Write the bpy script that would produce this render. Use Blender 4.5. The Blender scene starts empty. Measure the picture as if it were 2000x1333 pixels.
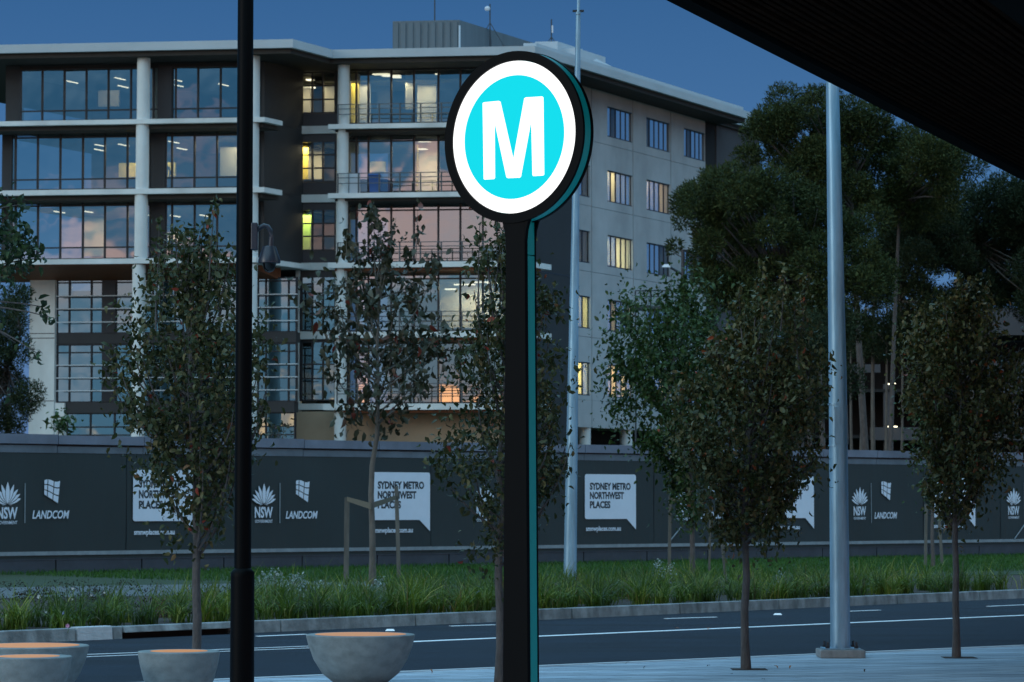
import bpy, bmesh, math, random
import numpy as np
from mathutils import Vector, Matrix
random.seed(7); rng = np.random.default_rng(7)
sc = bpy.context.scene; C = sc.collection
PI = math.pi

# ---------------------------------------------------------------- camera
F = 5600.0; PITCH = math.atan((985 - 666.5) / F); EYE = 1.6
cd = bpy.data.cameras.new('camera'); cam = bpy.data.objects.new('camera', cd); C.objects.link(cam)
cd.sensor_width = 36; cd.lens = 36 * F / 2000; cd.clip_start = 0.1; cd.clip_end = 8000
cam.location = (0, 0, EYE); cam.rotation_euler = (PI / 2 + PITCH, 0, 0)
cd.dof.use_dof = True; cd.dof.focus_distance = 23; cd.dof.aperture_fstop = 9
sc.camera = cam
# ---------------------------------------------------------------- sky and light
sc.view_settings.view_transform = 'Standard'; sc.view_settings.look = 'None'
sc.view_settings.exposure = 0.48; sc.view_settings.gamma = 1
world = bpy.data.worlds.new('World'); sc.world = world; world.use_nodes = True
nt = world.node_tree; nt.nodes.clear()
def N(t, kind, **kw):
    n = t.nodes.new(kind)
    for k, v in kw.items(): setattr(n, k, v)
    return n
def ramp(t, src, stops, interp='LINEAR'):
    r = N(t, 'ShaderNodeValToRGB'); cr = r.color_ramp; cr.interpolation = interp
    while len(cr.elements) > 1: cr.elements.remove(cr.elements[-1])
    cr.elements[0].position = stops[0][0]; cr.elements[0].color = (*stops[0][1], 1)
    for p, c in stops[1:]:
        e = cr.elements.new(p); e.color = (*c, 1)
    t.links.new(src, r.inputs[0]); return r.outputs[0]
def math_n(t, op, a, b=None, clamp=False):
    m = N(t, 'ShaderNodeMath', operation=op, use_clamp=clamp)
    for i, v in enumerate((a, b)):
        if v is None: continue
        if isinstance(v, (int, float)): m.inputs[i].default_value = v
        else: t.links.new(v, m.inputs[i])
    return m.outputs[0]
def mixc(t, f, a, b, mode='MIX'):
    m = N(t, 'ShaderNodeMix', data_type='RGBA', blend_type=mode)
    for i, v in ((0, f), (6, a), (7, b)):
        if isinstance(v, (int, float)): m.inputs[i].default_value = v
        elif isinstance(v, tuple): m.inputs[i].default_value = (*v, 1)
        else: t.links.new(v, m.inputs[i])
    return m.outputs[2]
SUN_EL, SUN_AZ = math.radians(3), math.radians(238)
tc = N(nt, 'ShaderNodeTexCoord'); sx = N(nt, 'ShaderNodeSeparateXYZ'); nt.links.new(tc.outputs['Generated'], sx.inputs[0])
el = sx.outputs[2]
east = ramp(nt, el, [(0, (.080, .150, .300)), (.09, (.044, .126, .275)), (.18, (.020, .080, .205)), (.30, (.06, .18, .36)), (.45, (.16, .42, .68)), (.7, (.36, .74, 1.08)), (1, (.46, .90, 1.28))])
mpw = N(nt, 'ShaderNodeMapping'); mpw.inputs['Scale'].default_value = (9, 9, 26); nt.links.new(tc.outputs['Generated'], mpw.inputs[0])
nzw = N(nt, 'ShaderNodeTexNoise'); nzw.inputs['Scale'].default_value = 1.0; nzw.inputs['Detail'].default_value = 5; nt.links.new(mpw.outputs[0], nzw.inputs['Vector'])
elw = math_n(nt, 'ADD', el, math_n(nt, 'MULTIPLY', math_n(nt, 'SUBTRACT', nzw.outputs[0], .5), .10))
_az = math_n(nt, 'MULTIPLY', math_n(nt, 'SUBTRACT', -.285, sx.outputs[0]), .30); _az = math_n(nt, 'MINIMUM', math_n(nt, 'MAXIMUM', _az, -.02), .035)
elw = math_n(nt, 'ADD', elw, _az)            # the afterglow stands higher nearer the set sun
west = ramp(nt, elw, [(0, (.6, .34, .22)), (.014, (2.2, 1.0, .42)), (.034, (1.7, .80, .40)), (.044, (.16, .22, .28)), (.066, (.13, .25, .34)), (.080, (.44, .40, .44)), (.100, (.60, .40, .38)), (.114, (.06, .17, .30)), (.16, (.025, .12, .24)), (.32, (.30, .48, .62)), (.5, (.52, .82, 1.02)), (1, (.46, .90, 1.28))])
wf = math_n(nt, 'MULTIPLY_ADD', sx.outputs[1], -0.9); nt.nodes[-1].inputs[2].default_value = 0.45
wf = ramp(nt, wf, [(0, (0, 0, 0)), (1, (1, 1, 1))], 'EASE')
base = mixc(nt, wf, east, west)
mp = N(nt, 'ShaderNodeMapping'); mp.inputs['Scale'].default_value = (7, 7, 30); nt.links.new(tc.outputs['Generated'], mp.inputs[0])
nz = N(nt, 'ShaderNodeTexNoise'); nz.inputs['Scale'].default_value = 1.3; nz.inputs['Detail'].default_value = 6; nz.inputs['Roughness'].default_value = .55
nt.links.new(mp.outputs[0], nz.inputs['Vector'])
cl = ramp(nt, nz.outputs[0], [(.55, (0, 0, 0)), (.70, (.8, .8, .8))])
clw = math_n(nt, 'MULTIPLY', cl, wf)
low = ramp(nt, el, [(0, (1, 1, 1)), (.15, (.8, .8, .8)), (.24, (0, 0, 0))])
clw = math_n(nt, 'MULTIPLY', clw, low)
ccol = ramp(nt, el, [(0, (2.2, 1.0, .42)), (.036, (1.2, .66, .42)), (.048, (.26, .32, .38)), (.072, (.28, .34, .40)), (.085, (.60, .46, .46)), (.13, (.40, .28, .34)), (.2, (.22, .26, .36))])
skyc = mixc(nt, clw, base, ccol)
nsky = N(nt, 'ShaderNodeTexSky', sky_type='NISHITA'); nsky.sun_disc = False; nsky.sun_elevation = SUN_EL; nsky.sun_rotation = SUN_AZ
nadd = mixc(nt, 1.0, skyc, mixc(nt, 1.0, nsky.outputs[0], (.004, .004, .004), 'MULTIPLY'), 'ADD')
bg = N(nt, 'ShaderNodeBackground'); bg.inputs[1].default_value = 1.0; nt.links.new(nadd, bg.inputs[0])
wo = N(nt, 'ShaderNodeOutputWorld'); nt.links.new(bg.outputs[0], wo.inputs[0])
sd = bpy.data.lights.new('sunset_glow', 'SUN'); sd.energy = 0.45; sd.angle = math.radians(16); sd.color = (1, .96, .86)
so = bpy.data.objects.new('sunset_glow', sd); C.objects.link(so)
so.rotation_euler = Vector((math.sin(SUN_AZ) * math.cos(.2), math.cos(SUN_AZ) * math.cos(.2), math.sin(.2))).to_track_quat('Z', 'Y').to_euler()

# ---------------------------------------------------------------- geometry of the view (turns a measured direction into a point on a known surface)
FW = np.array([0, math.cos(PITCH), math.sin(PITCH)]); UP = np.array([0, -math.sin(PITCH), math.cos(PITCH)]); CP = np.array([0, 0, EYE])
def ray(x, y): return np.array([1., 0, 0]) * (x - 1000) / F + FW + UP * (666.5 - y) / F
def atY(x, y, Y): r = ray(x, y); return CP + r * (Y / r[1])
def atz(x, y, z): r = ray(x, y); return CP + r * ((z - EYE) / r[2])
A_ = np.array([.9929, -.1191]); S_ = np.array([.4651, .8852]); O_ = atY(1045, 90, 142)[:2]; ZR = float(atY(1045, 90, 142)[2])
MI = np.linalg.inv(np.array([A_, S_]).T)
def BP(u, w, z): q = O_ + u * A_ + w * S_; return (float(q[0]), float(q[1]), float(z))
def Fz(w, x, y):
    n = np.array([A_[1], -A_[0]]); r = ray(x, y); q = O_ + w * S_
    t = (n @ q) / (n @ r[:2]); P = CP + r * t
    return float((MI @ (P[:2] - O_))[0]), float(P[2])
def Sz(u, x, y):
    n = np.array([S_[1], -S_[0]]); r = ray(x, y); q = O_ + u * A_
    t = (n @ q) / (n @ r[:2]); P = CP + r * t
    return float((MI @ (P[:2] - O_))[1]), float(P[2])

# ---------------------------------------------------------------- materials
MATS = {}
def mat(name, col, rough=.8, metal=0, var=0, vscale=3, bump=0, bscale=60, stretch=None, col2=None, spec=.5, emit=None, estr=0, island=0, coord='Object', transl=0, stain=None):
    if name in MATS: return MATS[name]
    m = bpy.data.materials.new(name); m.use_nodes = True; t = m.node_tree
    b = t.nodes['Principled BSDF']; b.inputs['Roughness'].default_value = rough; b.inputs['Metallic'].default_value = metal
    b.inputs['Specular IOR Level'].default_value = spec
    b.inputs['Base Color'].default_value = (*col, 1)
    tcn = N(t, 'ShaderNodeTexCoord'); vec = tcn.outputs[coord]
    if stretch:
        mpn = N(t, 'ShaderNodeMapping'); mpn.inputs['Scale'].default_value = stretch; t.links.new(vec, mpn.inputs[0]); vec = mpn.outputs[0]
    out = None
    if var or col2:
        nz = N(t, 'ShaderNodeTexNoise'); nz.inputs['Scale'].default_value = vscale; nz.inputs['Detail'].default_value = 7; nz.inputs['Roughness'].default_value = .65
        t.links.new(vec, nz.inputs['Vector'])
        c2 = col2 if col2 else tuple(min(1, c * (1 + var)) for c in col); c1 = col if col2 else tuple(c * (1 - var) for c in col)
        out = ramp(t, nz.outputs[0], [(.3, c1), (.7, c2)])
    if island:
        g = N(t, 'ShaderNodeNewGeometry'); oi = N(t, 'ShaderNodeObjectInfo')
        s = math_n(t, 'FRACT', math_n(t, 'ADD', g.outputs['Random Per Island'], oi.outputs['Random']))
        out = ramp(t, s, island)
    if stain:
        nz3 = N(t, 'ShaderNodeTexNoise'); nz3.inputs['Scale'].default_value = stain[0]; nz3.inputs['Detail'].default_value = 5
        mp3 = N(t, 'ShaderNodeMapping'); mp3.inputs['Rotation'].default_value = (0, 0, -.66 if name in ('asphalt', 'granite_paving') else 0); mp3.inputs['Scale'].default_value = stain[2]; t.links.new(tcn.outputs[coord], mp3.inputs[0]); t.links.new(mp3.outputs[0], nz3.inputs['Vector'])
        k = ramp(t, nz3.outputs[0], [(.42, (1, 1, 1)), (.72, (stain[1],) * 3)])
        out = mixc(t, 1.0, out if out else col, k, 'MULTIPLY')
    if out: t.links.new(out, b.inputs['Base Color'])
    if bump:
        nb = N(t, 'ShaderNodeTexNoise'); nb.inputs['Scale'].default_value = bscale; nb.inputs['Detail'].default_value = 4; t.links.new(vec, nb.inputs['Vector'])
        bp = N(t, 'ShaderNodeBump'); bp.inputs['Strength'].default_value = bump; bp.inputs['Distance'].default_value = .02
        t.links.new(nb.outputs[0], bp.inputs['Height']); t.links.new(bp.outputs[0], b.inputs['Normal'])
    if emit:
        b.inputs['Emission Color'].default_value = (*emit, 1); b.inputs['Emission Strength'].default_value = estr
    if transl:
        tl = N(t, 'ShaderNodeBsdfTranslucent'); ms = N(t, 'ShaderNodeMixShader'); ms.inputs[0].default_value = transl
        if out: t.links.new(out, tl.inputs[0])
        o = t.nodes['Material Output']; t.links.new(b.outputs[0], ms.inputs[1]); t.links.new(tl.outputs[0], ms.inputs[2]); t.links.new(ms.outputs[0], o.inputs[0])
    MATS[name] = m; return m
def emission(name, col, s):
    if name in MATS: return MATS[name]
    m = bpy.data.materials.new(name); m.use_nodes = True; t = m.node_tree; t.nodes.clear()
    e = N(t, 'ShaderNodeEmission'); e.inputs[0].default_value = (*col, 1); e.inputs[1].default_value = s
    o = N(t, 'ShaderNodeOutputMaterial'); t.links.new(e.outputs[0], o.inputs[0]); MATS[name] = m; return m
def glass(name, refl, tint, trans):
    m = bpy.data.materials.new(name); m.use_nodes = True; t = m.node_tree; t.nodes.clear()
    tr = N(t, 'ShaderNodeBsdfTransparent'); tr.inputs[0].default_value = (*trans, 1)
    gl = N(t, 'ShaderNodeBsdfGlossy'); gl.inputs[0].default_value = (*tint, 1); gl.inputs['Roughness'].default_value = .012
    tcn = N(t, 'ShaderNodeTexCoord'); nb = N(t, 'ShaderNodeTexNoise'); nb.inputs['Scale'].default_value = .9; nb.inputs['Detail'].default_value = 1
    t.links.new(tcn.outputs['Object'], nb.inputs['Vector']); bp = N(t, 'ShaderNodeBump'); bp.inputs['Strength'].default_value = .25; bp.inputs['Distance'].default_value = .02
    t.links.new(nb.outputs[0], bp.inputs['Height']); t.links.new(bp.outputs[0], gl.inputs['Normal'])
    lw = N(t, 'ShaderNodeLayerWeight'); lw.inputs[0].default_value = .2
    f = math_n(t, 'MULTIPLY_ADD', lw.outputs['Fresnel'], .6); t.nodes[-1].inputs[2].default_value = refl
    ms = N(t, 'ShaderNodeMixShader'); t.links.new(f, ms.inputs[0]); t.links.new(tr.outputs[0], ms.inputs[1]); t.links.new(gl.outputs[0], ms.inputs[2])
    o = N(t, 'ShaderNodeOutputMaterial'); t.links.new(ms.outputs[0], o.inputs[0]); return m
M = dict(
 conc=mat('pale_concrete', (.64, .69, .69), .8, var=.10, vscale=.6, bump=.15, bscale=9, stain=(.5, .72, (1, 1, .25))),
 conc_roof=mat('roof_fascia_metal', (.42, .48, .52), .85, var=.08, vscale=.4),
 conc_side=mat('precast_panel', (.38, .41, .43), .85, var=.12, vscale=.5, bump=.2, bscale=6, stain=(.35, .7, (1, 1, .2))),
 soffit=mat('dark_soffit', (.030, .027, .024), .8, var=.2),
 timber=mat('brown_timber_soffit', (.20, .065, .022), .6, var=.35, vscale=2, stretch=(1, 12, 1)),
 clad=mat('charcoal_cladding', (.024, .027, .031), .7, var=.15, vscale=.7),
 frame=mat('dark_aluminium', (.012, .016, .022), .4),
 rail=mat('steel_rail', (.10, .12, .13), .4, metal=.6),
 wrail=mat('pale_rail', (.5, .56, .6), .5),
 tan=mat('tan_render', (.34, .27, .19), .85, var=.12, vscale=.6),
 inner=mat('interior_wall', (.07, .07, .065), .9), innerw=mat('interior_white', (.45, .42, .33), .9), yellow=mat('yellow_partition', (.62, .48, .07), .8),
 carpet=mat('office_carpet', (.04, .045, .05), .95), ceil=mat('office_ceiling', (.16, .16, .14), .9),
 lamp=emission('fluorescent_tube', (1, .90, .62), 2.4),
 black=mat('black_powdercoat', (.0012, .0015, .002), .5, bump=.05, bscale=200, spec=.08),
 galv=mat('galvanised_steel', (.22, .37, .48), .42, metal=.35, var=.3, vscale=9, stretch=(1, 1, .12), bump=.1, bscale=40),
 asphalt=mat('asphalt', (.0070, .0135, .0260), .85, spec=.3, var=.25, vscale=1.2, bump=.7, bscale=120, stain=(.9, .45, (.22, 1.9, 1))),
 paint=mat('road_paint', (.80, .84, .86), .7, var=.12, vscale=5),
 kerbm=mat('kerb_concrete', (.25, .27, .275), .9, var=.4, vscale=3, bump=.4, bscale=30, stain=(5, .45, (1, 1, .35))),
 kerbp=mat('pale_kerb_concrete', (.46, .48, .50), .9, var=.15, vscale=5, bump=.4, bscale=30),
 kerbd=mat('drain_dark', (.01, .01, .01), .9),
 pave=mat('granite_paving', (.50, .57, .64), .7, var=.14, vscale=1.0, stretch=(.35, 2.6, 1), bump=.5, bscale=60, coord='Object', stain=(1.6, .45, (.3, 2.6, 1))),
 soil=mat('mulch', (.035, .024, .018), .95, var=.4, vscale=12, bump=.9, bscale=30),
 lawn=mat('lawn_soil', (.018, .035, .010), .95, var=.3, vscale=4, bump=.8, bscale=40),
 gravel=mat('gravel_path', (.10, .11, .115), .95, var=.25, vscale=8, bump=.8, bscale=60),
 field=mat('far_ground', (.04, .05, .03), .95, var=.3, vscale=.05),
 banner=mat('charcoal_banner', (.017, .031, .035), .55, var=.10, vscale=.7, bump=.9, bscale=2.6, stretch=(1, 1, .35)),
 coping=mat('wall_coping', (.17, .19, .25), .8, var=.2, vscale=1.2, stain=(.8, .7, (1, 1, 1))),
 copl=mat('hoarding_top_rail', (.12, .145, .18), .7, var=.25, vscale=1.5),
 hbase=mat('hoarding_base', (.045, .052, .068), .8, var=.2, vscale=2),
 hline=mat('hoarding_hem', (.22, .26, .29), .7, var=.2, vscale=5),
 print_=mat('pale_print', (.66, .73, .84), .6, var=.04, vscale=3), ink=mat('dark_ink', (.020, .030, .042), .6),
 teal=mat('teal_paint_glow', (.0, .34, .35), .45, emit=(0, .30, .31), estr=.06), white_lit=emission('lit_white_acrylic', (1, 1, 1), 1.1), teal_lit=emission('lit_teal_acrylic', (.006, .53, .62), 1.0),  # teal sides get a faint added emission to lift their brightness
 bowl=mat('cast_concrete', (.25, .285, .285), .85, var=.13, vscale=5, bump=.35, bscale=70, stain=(9, .72, (1, 1, 1.4))),
 bark=mat('grey_bark', (.085, .075, .072), .9, var=.35, vscale=14, bump=.8, bscale=40, stretch=(1, 1, .4)),
 barkp=mat('pale_bark', (.11, .10, .088), .9, var=.35, vscale=5, bump=.6, bscale=30, stretch=(1, 1, .4)),
 stake=mat('weathered_timber', (.105, .105, .095), .9, var=.3, vscale=6, stretch=(1, 1, .2)), strap=mat('hessian_strap', (.13, .11, .075), .9, var=.2, vscale=20),
 bin=mat('blue_plastic', (.03, .10, .30), .5), cab=mat('white_metal', (.5, .55, .6), .5),
 slat=mat('dark_timber_batten', (.018, .0065, .0028), .9, spec=.03, var=.5, vscale=4, stretch=(1, 1, 1)), canopy=mat('canopy_black', (.0012, .001, .001), .95, spec=.1),
 deckb=mat('car_park_concrete', (.055, .055, .062), .9, var=.15, vscale=.4), dark=mat('deep_dark', (.008, .008, .009), .9),
 metalroof=mat('plant_screen', (.10, .125, .14), .6, var=.15, vscale=1.5, stretch=(1, 1, .1)),
 wire=mat('antenna_metal', (.04, .05, .06), .5), dish=mat('dish_white', (.6, .62, .65), .5),
 grey=mat('camera_housing', (.025, .032, .048), .35), lens=mat('smoked_dome', (.005, .005, .006), .12),
 orange=mat('orange_seat_top_glow', (.75, .26, .07), .6, var=.12, vscale=25, emit=(.95, .25, .06), estr=.16),  # orange surface with a weak emission added to brighten it, not a lamp
 skin=mat('skin', (.25, .15, .10), .7), cloth=mat('dark_cloth', (.02, .02, .03), .9),
 fleaf=mat('dead_leaf', (.30, .11, .03), .8, var=.3, vscale=30), fleafd=mat('dark_dead_leaf', (.03, .02, .015), .9),
)
_m = M['pave']; _t = _m.node_tree; _b = _t.nodes['Principled BSDF']; _src = _b.inputs['Base Color'].links[0].from_socket
_tc = N(_t, 'ShaderNodeTexCoord'); _mp = N(_t, 'ShaderNodeMapping'); _mp.inputs['Rotation'].default_value = (0, 0, -.64); _t.links.new(_tc.outputs['Object'], _mp.inputs[0])
_br = N(_t, 'ShaderNodeTexBrick'); _br.inputs['Scale'].default_value = 1; _br.inputs['Brick Width'].default_value = .6; _br.inputs['Row Height'].default_value = .3; _br.inputs['Mortar Size'].default_value = .008
_br.inputs['Color1'].default_value = (1, 1, 1, 1); _br.inputs['Color2'].default_value = (.72, .76, .80, 1); _br.inputs['Mortar'].default_value = (.3, .3, .3, 1); _t.links.new(_mp.outputs[0], _br.inputs['Vector'])
_t.links.new(mixc(_t, 1.0, _src, _br.outputs['Color'], 'MULTIPLY'), _b.inputs['Base Color'])
GL_MAIN = glass('facade_glass', .42, (.90, .97, 1), (.46, .50, .52)); GL_SIDE = glass('side_glass', .13, (.9, .95, 1), (.7, .72, .7))
GL_LOW = glass('lower_glass', .40, (.50, .82, 1), (.45, .5, .5))
def leafmat(name, stops, rough=.45, tr=.15): return mat(name, stops[0][1], rough, island=stops, transl=tr, spec=.28)
M['leafA'] = leafmat('pear_leaf', [(0, (.022, .034, .009)), (.35, (.046, .050, .014)), (.6, (.024, .044, .014)), (.82, (.075, .070, .026)), (.95, (.13, .12, .05)), (.985, (.14, .09, .035)), (.994, (.20, .03, .015))])
M['leafB'] = leafmat('brown_pear_leaf', [(0, (.030, .036, .010)), (.35, (.072, .066, .020)), (.6, (.036, .056, .014)), (.85, (.11, .10, .036)), (.95, (.15, .14, .06)), (.988, (.16, .09, .03)), (.996, (.26, .05, .015))])
M['leafC'] = leafmat('box_leaf', [(0, (.020, .030, .014)), (.4, (.040, .038, .020)), (.7, (.022, .028, .013)), (.95, (.10, .10, .07)), (.985, (.15, .03, .02))])
M['leafG'] = leafmat('green_leaf', [(0, (.018, .042, .009)), (.4, (.030, .068, .014)), (.7, (.014, .034, .009)), (1, (.060, .11, .03))])
M['leafM'] = leafmat('maple_leaf', [(0, (.015, .035, .015)), (.5, (.022, .045, .018)), (1, (.035, .07, .02))])
M['leafF'] = leafmat('casuarina_foliage', [(0, (.014, .026, .007)), (.5, (.030, .046, .010)), (1, (.060, .074, .020))], .8, .1)
M['leafF2'] = leafmat('gum_foliage', [(0, (.012, .024, .010)), (.5, (.022, .038, .014)), (1, (.040, .054, .022))], .8, .1)
M['grass'] = leafmat('tussock_grass', [(0, (.045, .095, .016)), (.4, (.11, .17, .020)), (.7, (.065, .11, .016)), (.86, (.20, .26, .05)), (.93, (.30, .33, .12)), (.96, (.16, .11, .05)), (1, (.20, .14, .07))], .5, .35)
_t = M['grass'].node_tree; _b = _t.nodes['Principled BSDF']; _src = _b.inputs['Base Color'].links[0].from_socket
_tc = N(_t, 'ShaderNodeTexCoord'); _nz = N(_t, 'ShaderNodeTexNoise'); _nz.inputs['Scale'].default_value = 1.1; _nz.inputs['Detail'].default_value = 3; _t.links.new(_tc.outputs['Object'], _nz.inputs['Vector'])
_k = ramp(_t, _nz.outputs[0], [(.40, (.20, .25, .26)), (.5, (.65, .72, .55)), (.62, (1.5, 1.25, .8))]); _o = mixc(_t, 1.0, _src, _k, 'MULTIPLY'); _t.links.new(_o, _b.inputs['Base Color'])
M['grassd'] = leafmat('lawn_grass', [(0, (.016, .06, .006)), (.6, (.03, .095, .010)), (1, (.05, .12, .014))], .6, .2)
M['silver'] = leafmat('silver_foliage', [(0, (.14, .20, .18)), (.5, (.24, .31, .29)), (1, (.40, .46, .44))], .8, .1)
M['dry'] = leafmat('dry_foliage', [(0, (.10, .045, .02)), (.5, (.17, .075, .035)), (1, (.06, .035, .02))], .9, .1)
M['flower'] = mat('white_petal', (.6, .62, .62), .7)

# ---------------------------------------------------------------- object helpers
ORG = {}
def tag(o, label=None, cat=None, group=None, kind=None):
    if label and len(label.split()) > 16: print('LONG', label)
    if label: o['label'] = label
    if cat: o['category'] = cat
    if group: o['group'] = group
    if kind: o['kind'] = kind
    return o
def thing(name, loc, label, cat, group=None):
    o = bpy.data.objects.new(name, None); C.objects.link(o); o.location = loc; o.empty_display_size = .2
    ORG[o.name] = Vector(loc); return tag(o, label, cat, group)
class MB:
    def __init__(s): s.v = []; s.f = []
    def add(s, vs, fs):
        n = len(s.v); s.v += [tuple(map(float, q)) for q in vs]; s.f += [tuple(i + n for i in f) for f in fs]; return s
    def hexa(s, p): return s.add(p, [(0, 3, 2, 1), (4, 5, 6, 7), (0, 1, 5, 4), (1, 2, 6, 5), (2, 3, 7, 6), (3, 0, 4, 7)])
    def box(s, x0, x1, y0, y1, z0, z1): return s.hexa([(x0, y0, z0), (x1, y0, z0), (x1, y1, z0), (x0, y1, z0), (x0, y0, z1), (x1, y0, z1), (x1, y1, z1), (x0, y1, z1)])
    def bb(s, u0, u1, w0, w1, z0, z1): return s.hexa([BP(u0, w0, z0), BP(u1, w0, z0), BP(u1, w1, z0), BP(u0, w1, z0), BP(u0, w0, z1), BP(u1, w0, z1), BP(u1, w1, z1), BP(u0, w1, z1)])
    def tube(s, pts, rad, n=8, cap=True):
        pts = [Vector(p) for p in pts]
        if not hasattr(rad, '__len__'): rad = [rad] * len(pts)
        k = len(s.v); rings = []
        ref = Vector((0, 0, 1))
        for i, p in enumerate(pts):
            d = (pts[min(i + 1, len(pts) - 1)] - pts[max(i - 1, 0)]).normalized()
            a = d.cross(ref if abs(d.z) < .95 else Vector((0, 1, 0))).normalized(); b = a.cross(d)
            if i and a.dot(pa) < 0: a = -a; b = -b
            pa = a
            s.v += [tuple(p + (a * math.cos(2 * PI * j / n) + b * math.sin(2 * PI * j / n)) * rad[i]) for j in range(n)]
        for i in range(len(pts) - 1):
            for j in range(n):
                q = k + i * n; j2 = (j + 1) % n
                s.f.append((q + j, q + j2, q + n + j2, q + n + j))
        if cap:
            s.f.append(tuple(k + j for j in range(n))[::-1]); s.f.append(tuple(k + (len(pts) - 1) * n + j for j in range(n)))
        return s
    def lathe(s, c, prof, n=32):
        k = len(s.v); c = Vector(c)
        for r, z in prof: s.v += [(c.x + r * math.cos(2 * PI * j / n), c.y + r * math.sin(2 * PI * j / n), c.z + z) for j in range(n)]
        for i in range(len(prof) - 1):
            for j in range(n):
                q = k + i * n; j2 = (j + 1) % n; s.f.append((q + j, q + j2, q + n + j2, q + n + j))
        s.f.append(tuple(k + j for j in range(n))[::-1]); s.f.append(tuple(k + (len(prof) - 1) * n + j for j in range(n)))
        return s
    def poly(s, pts, d):       # flat outline with thickness d (vector)
        n = len(pts); d = Vector(d); P = [Vector(p) for p in pts]
        s.add([tuple(p) for p in P] + [tuple(p + d) for p in P], [tuple(range(n)), tuple(range(2 * n - 1, n - 1, -1))] + [(i, n + i, n + (i + 1) % n, (i + 1) % n) for i in range(n)]); return s
    def build(s, name, m, parent=None, smooth=False, bevel=0):
        me = bpy.data.meshes.new(name); off = ORG[parent.name] if parent else Vector((0, 0, 0))
        me.from_pydata([(x - off.x, y - off.y, z - off.z) for x, y, z in s.v], [], s.f); me.validate()
        bm = bmesh.new(); bm.from_mesh(me); bmesh.ops.recalc_face_normals(bm, faces=bm.faces); bm.to_mesh(me); bm.free()
        if smooth:
            for p in me.polygons: p.use_smooth = True
            try: me.set_sharp_from_angle(angle=math.radians(40))
            except Exception: pass
        me.materials.append(m); o = bpy.data.objects.new(name, me); C.objects.link(o)
        if parent: o.parent = parent
        ORG[o.name] = off.copy()
        if bevel:
            b = o.modifiers.new('b', 'BEVEL'); b.width = bevel; b.segments = 2; b.limit_method = 'ANGLE'
        return o
def npmesh(name, V, faces_flat, sizes, m, parent=None, smooth=False):
    off = ORG[parent.name] if parent else Vector((0, 0, 0))
    V = V - np.array(off); me = bpy.data.meshes.new(name)
    me.vertices.add(len(V)); me.vertices.foreach_set('co', V.astype(np.float32).ravel())
    me.loops.add(len(faces_flat)); me.loops.foreach_set('vertex_index', faces_flat.astype(np.int32))
    st = np.concatenate([[0], np.cumsum(sizes)[:-1]]).astype(np.int32)
    me.polygons.add(len(sizes)); me.polygons.foreach_set('loop_start', st)
    me.update(calc_edges=True); me.validate()
    if smooth: me.polygons.foreach_set('use_smooth', np.ones(len(sizes), bool))
    me.materials.append(m); o = bpy.data.objects.new(name, me); C.objects.link(o)
    if parent: o.parent = parent
    ORG[o.name] = off.copy(); return o
def setc(mb, name, m, **k): return tag(mb.build(name, m, **k), kind='structure')

# leaf template: 8 points, folded along the midrib and curled
def leaf_template(curl, wid=.36, fold=.25):
    t = np.array([0, .3, .66, 1.0]); a = t * curl
    x = np.cumsum(np.concatenate([[0], np.diff(t) * np.cos((a[1:] + a[:-1]) / 2)])); z = -np.cumsum(np.concatenate([[0], np.diff(t) * np.sin((a[1:] + a[:-1]) / 2)]))
    c = np.stack([x, np.zeros(4), z], 1); h = wid / 2
    L = c[1:3] + np.array([[0, h, fold * h], [0, h * .8, fold * h]]); R = c[1:3] + np.array([[0, -h, fold * h], [0, -h * .8, fold * h]])
    return np.concatenate([c, L, R])
LF = [(0, 1, 4), (1, 2, 5, 4), (2, 3, 5), (0, 6, 1), (1, 6, 7, 2), (2, 7, 3)]
TEMPL = [leaf_template(c, w) for c, w in ((.9, .44), (1.9, .38), (2.7, .36), (1.4, .46))]
def basis(d, n):
    d = d / np.linalg.norm(d, axis=1, keepdims=True)
    r = rng.normal(size=(n, 3)); r[:, 2] += .8
    y = np.cross(r, d); y /= np.linalg.norm(y, axis=1, keepdims=True) + 1e-9
    z = np.cross(d, y); return d, y, z
def leaf_batch(P, D, size, m, parent, name='foliage', templ=None):
    n = len(P); x, y, z = basis(D, n); ti = rng.integers(0, len(TEMPL), n); T = np.stack(templ or TEMPL)[ti % len(templ or TEMPL)]
    s = (size * rng.uniform(.5, 1.35, n))[:, None, None]
    V = P[:, None, :] + s * (T[:, :, 0:1] * x[:, None, :] + T[:, :, 1:2] * y[:, None, :] + T[:, :, 2:3] * z[:, None, :])
    fl = np.concatenate([np.array(f) for f in LF]); sz = np.array([len(f) for f in LF])
    faces = (fl[None, :] + 8 * np.arange(n)[:, None]).ravel()
    return tag(npmesh(name, V.reshape(-1, 3), faces, np.tile(sz, n), m, parent, smooth=True), kind='stuff')
LEAFMESH = {}
def leaf_singles(P, D, size, m, parent):
    off = ORG[parent.name]; n = len(P); x, y, z = basis(D, n)
    for i in range(n):
        k = (m.name, i % len(TEMPL))
        if k not in LEAFMESH:
            me = bpy.data.meshes.new('leaf'); me.from_pydata(TEMPL[k[1]].tolist(), [], LF); me.materials.append(m)
            for p in me.polygons: p.use_smooth = True
            LEAFMESH[k] = me
        o = bpy.data.objects.new('leaf', LEAFMESH[k]); C.objects.link(o); o.parent = parent
        s = size * random.uniform(.75, 1.25); q = Matrix((x[i] * s, y[i] * s, z[i] * s)).transposed().to_4x4()
        q.translation = Vector(P[i]) - off; o.matrix_local = q
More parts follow.
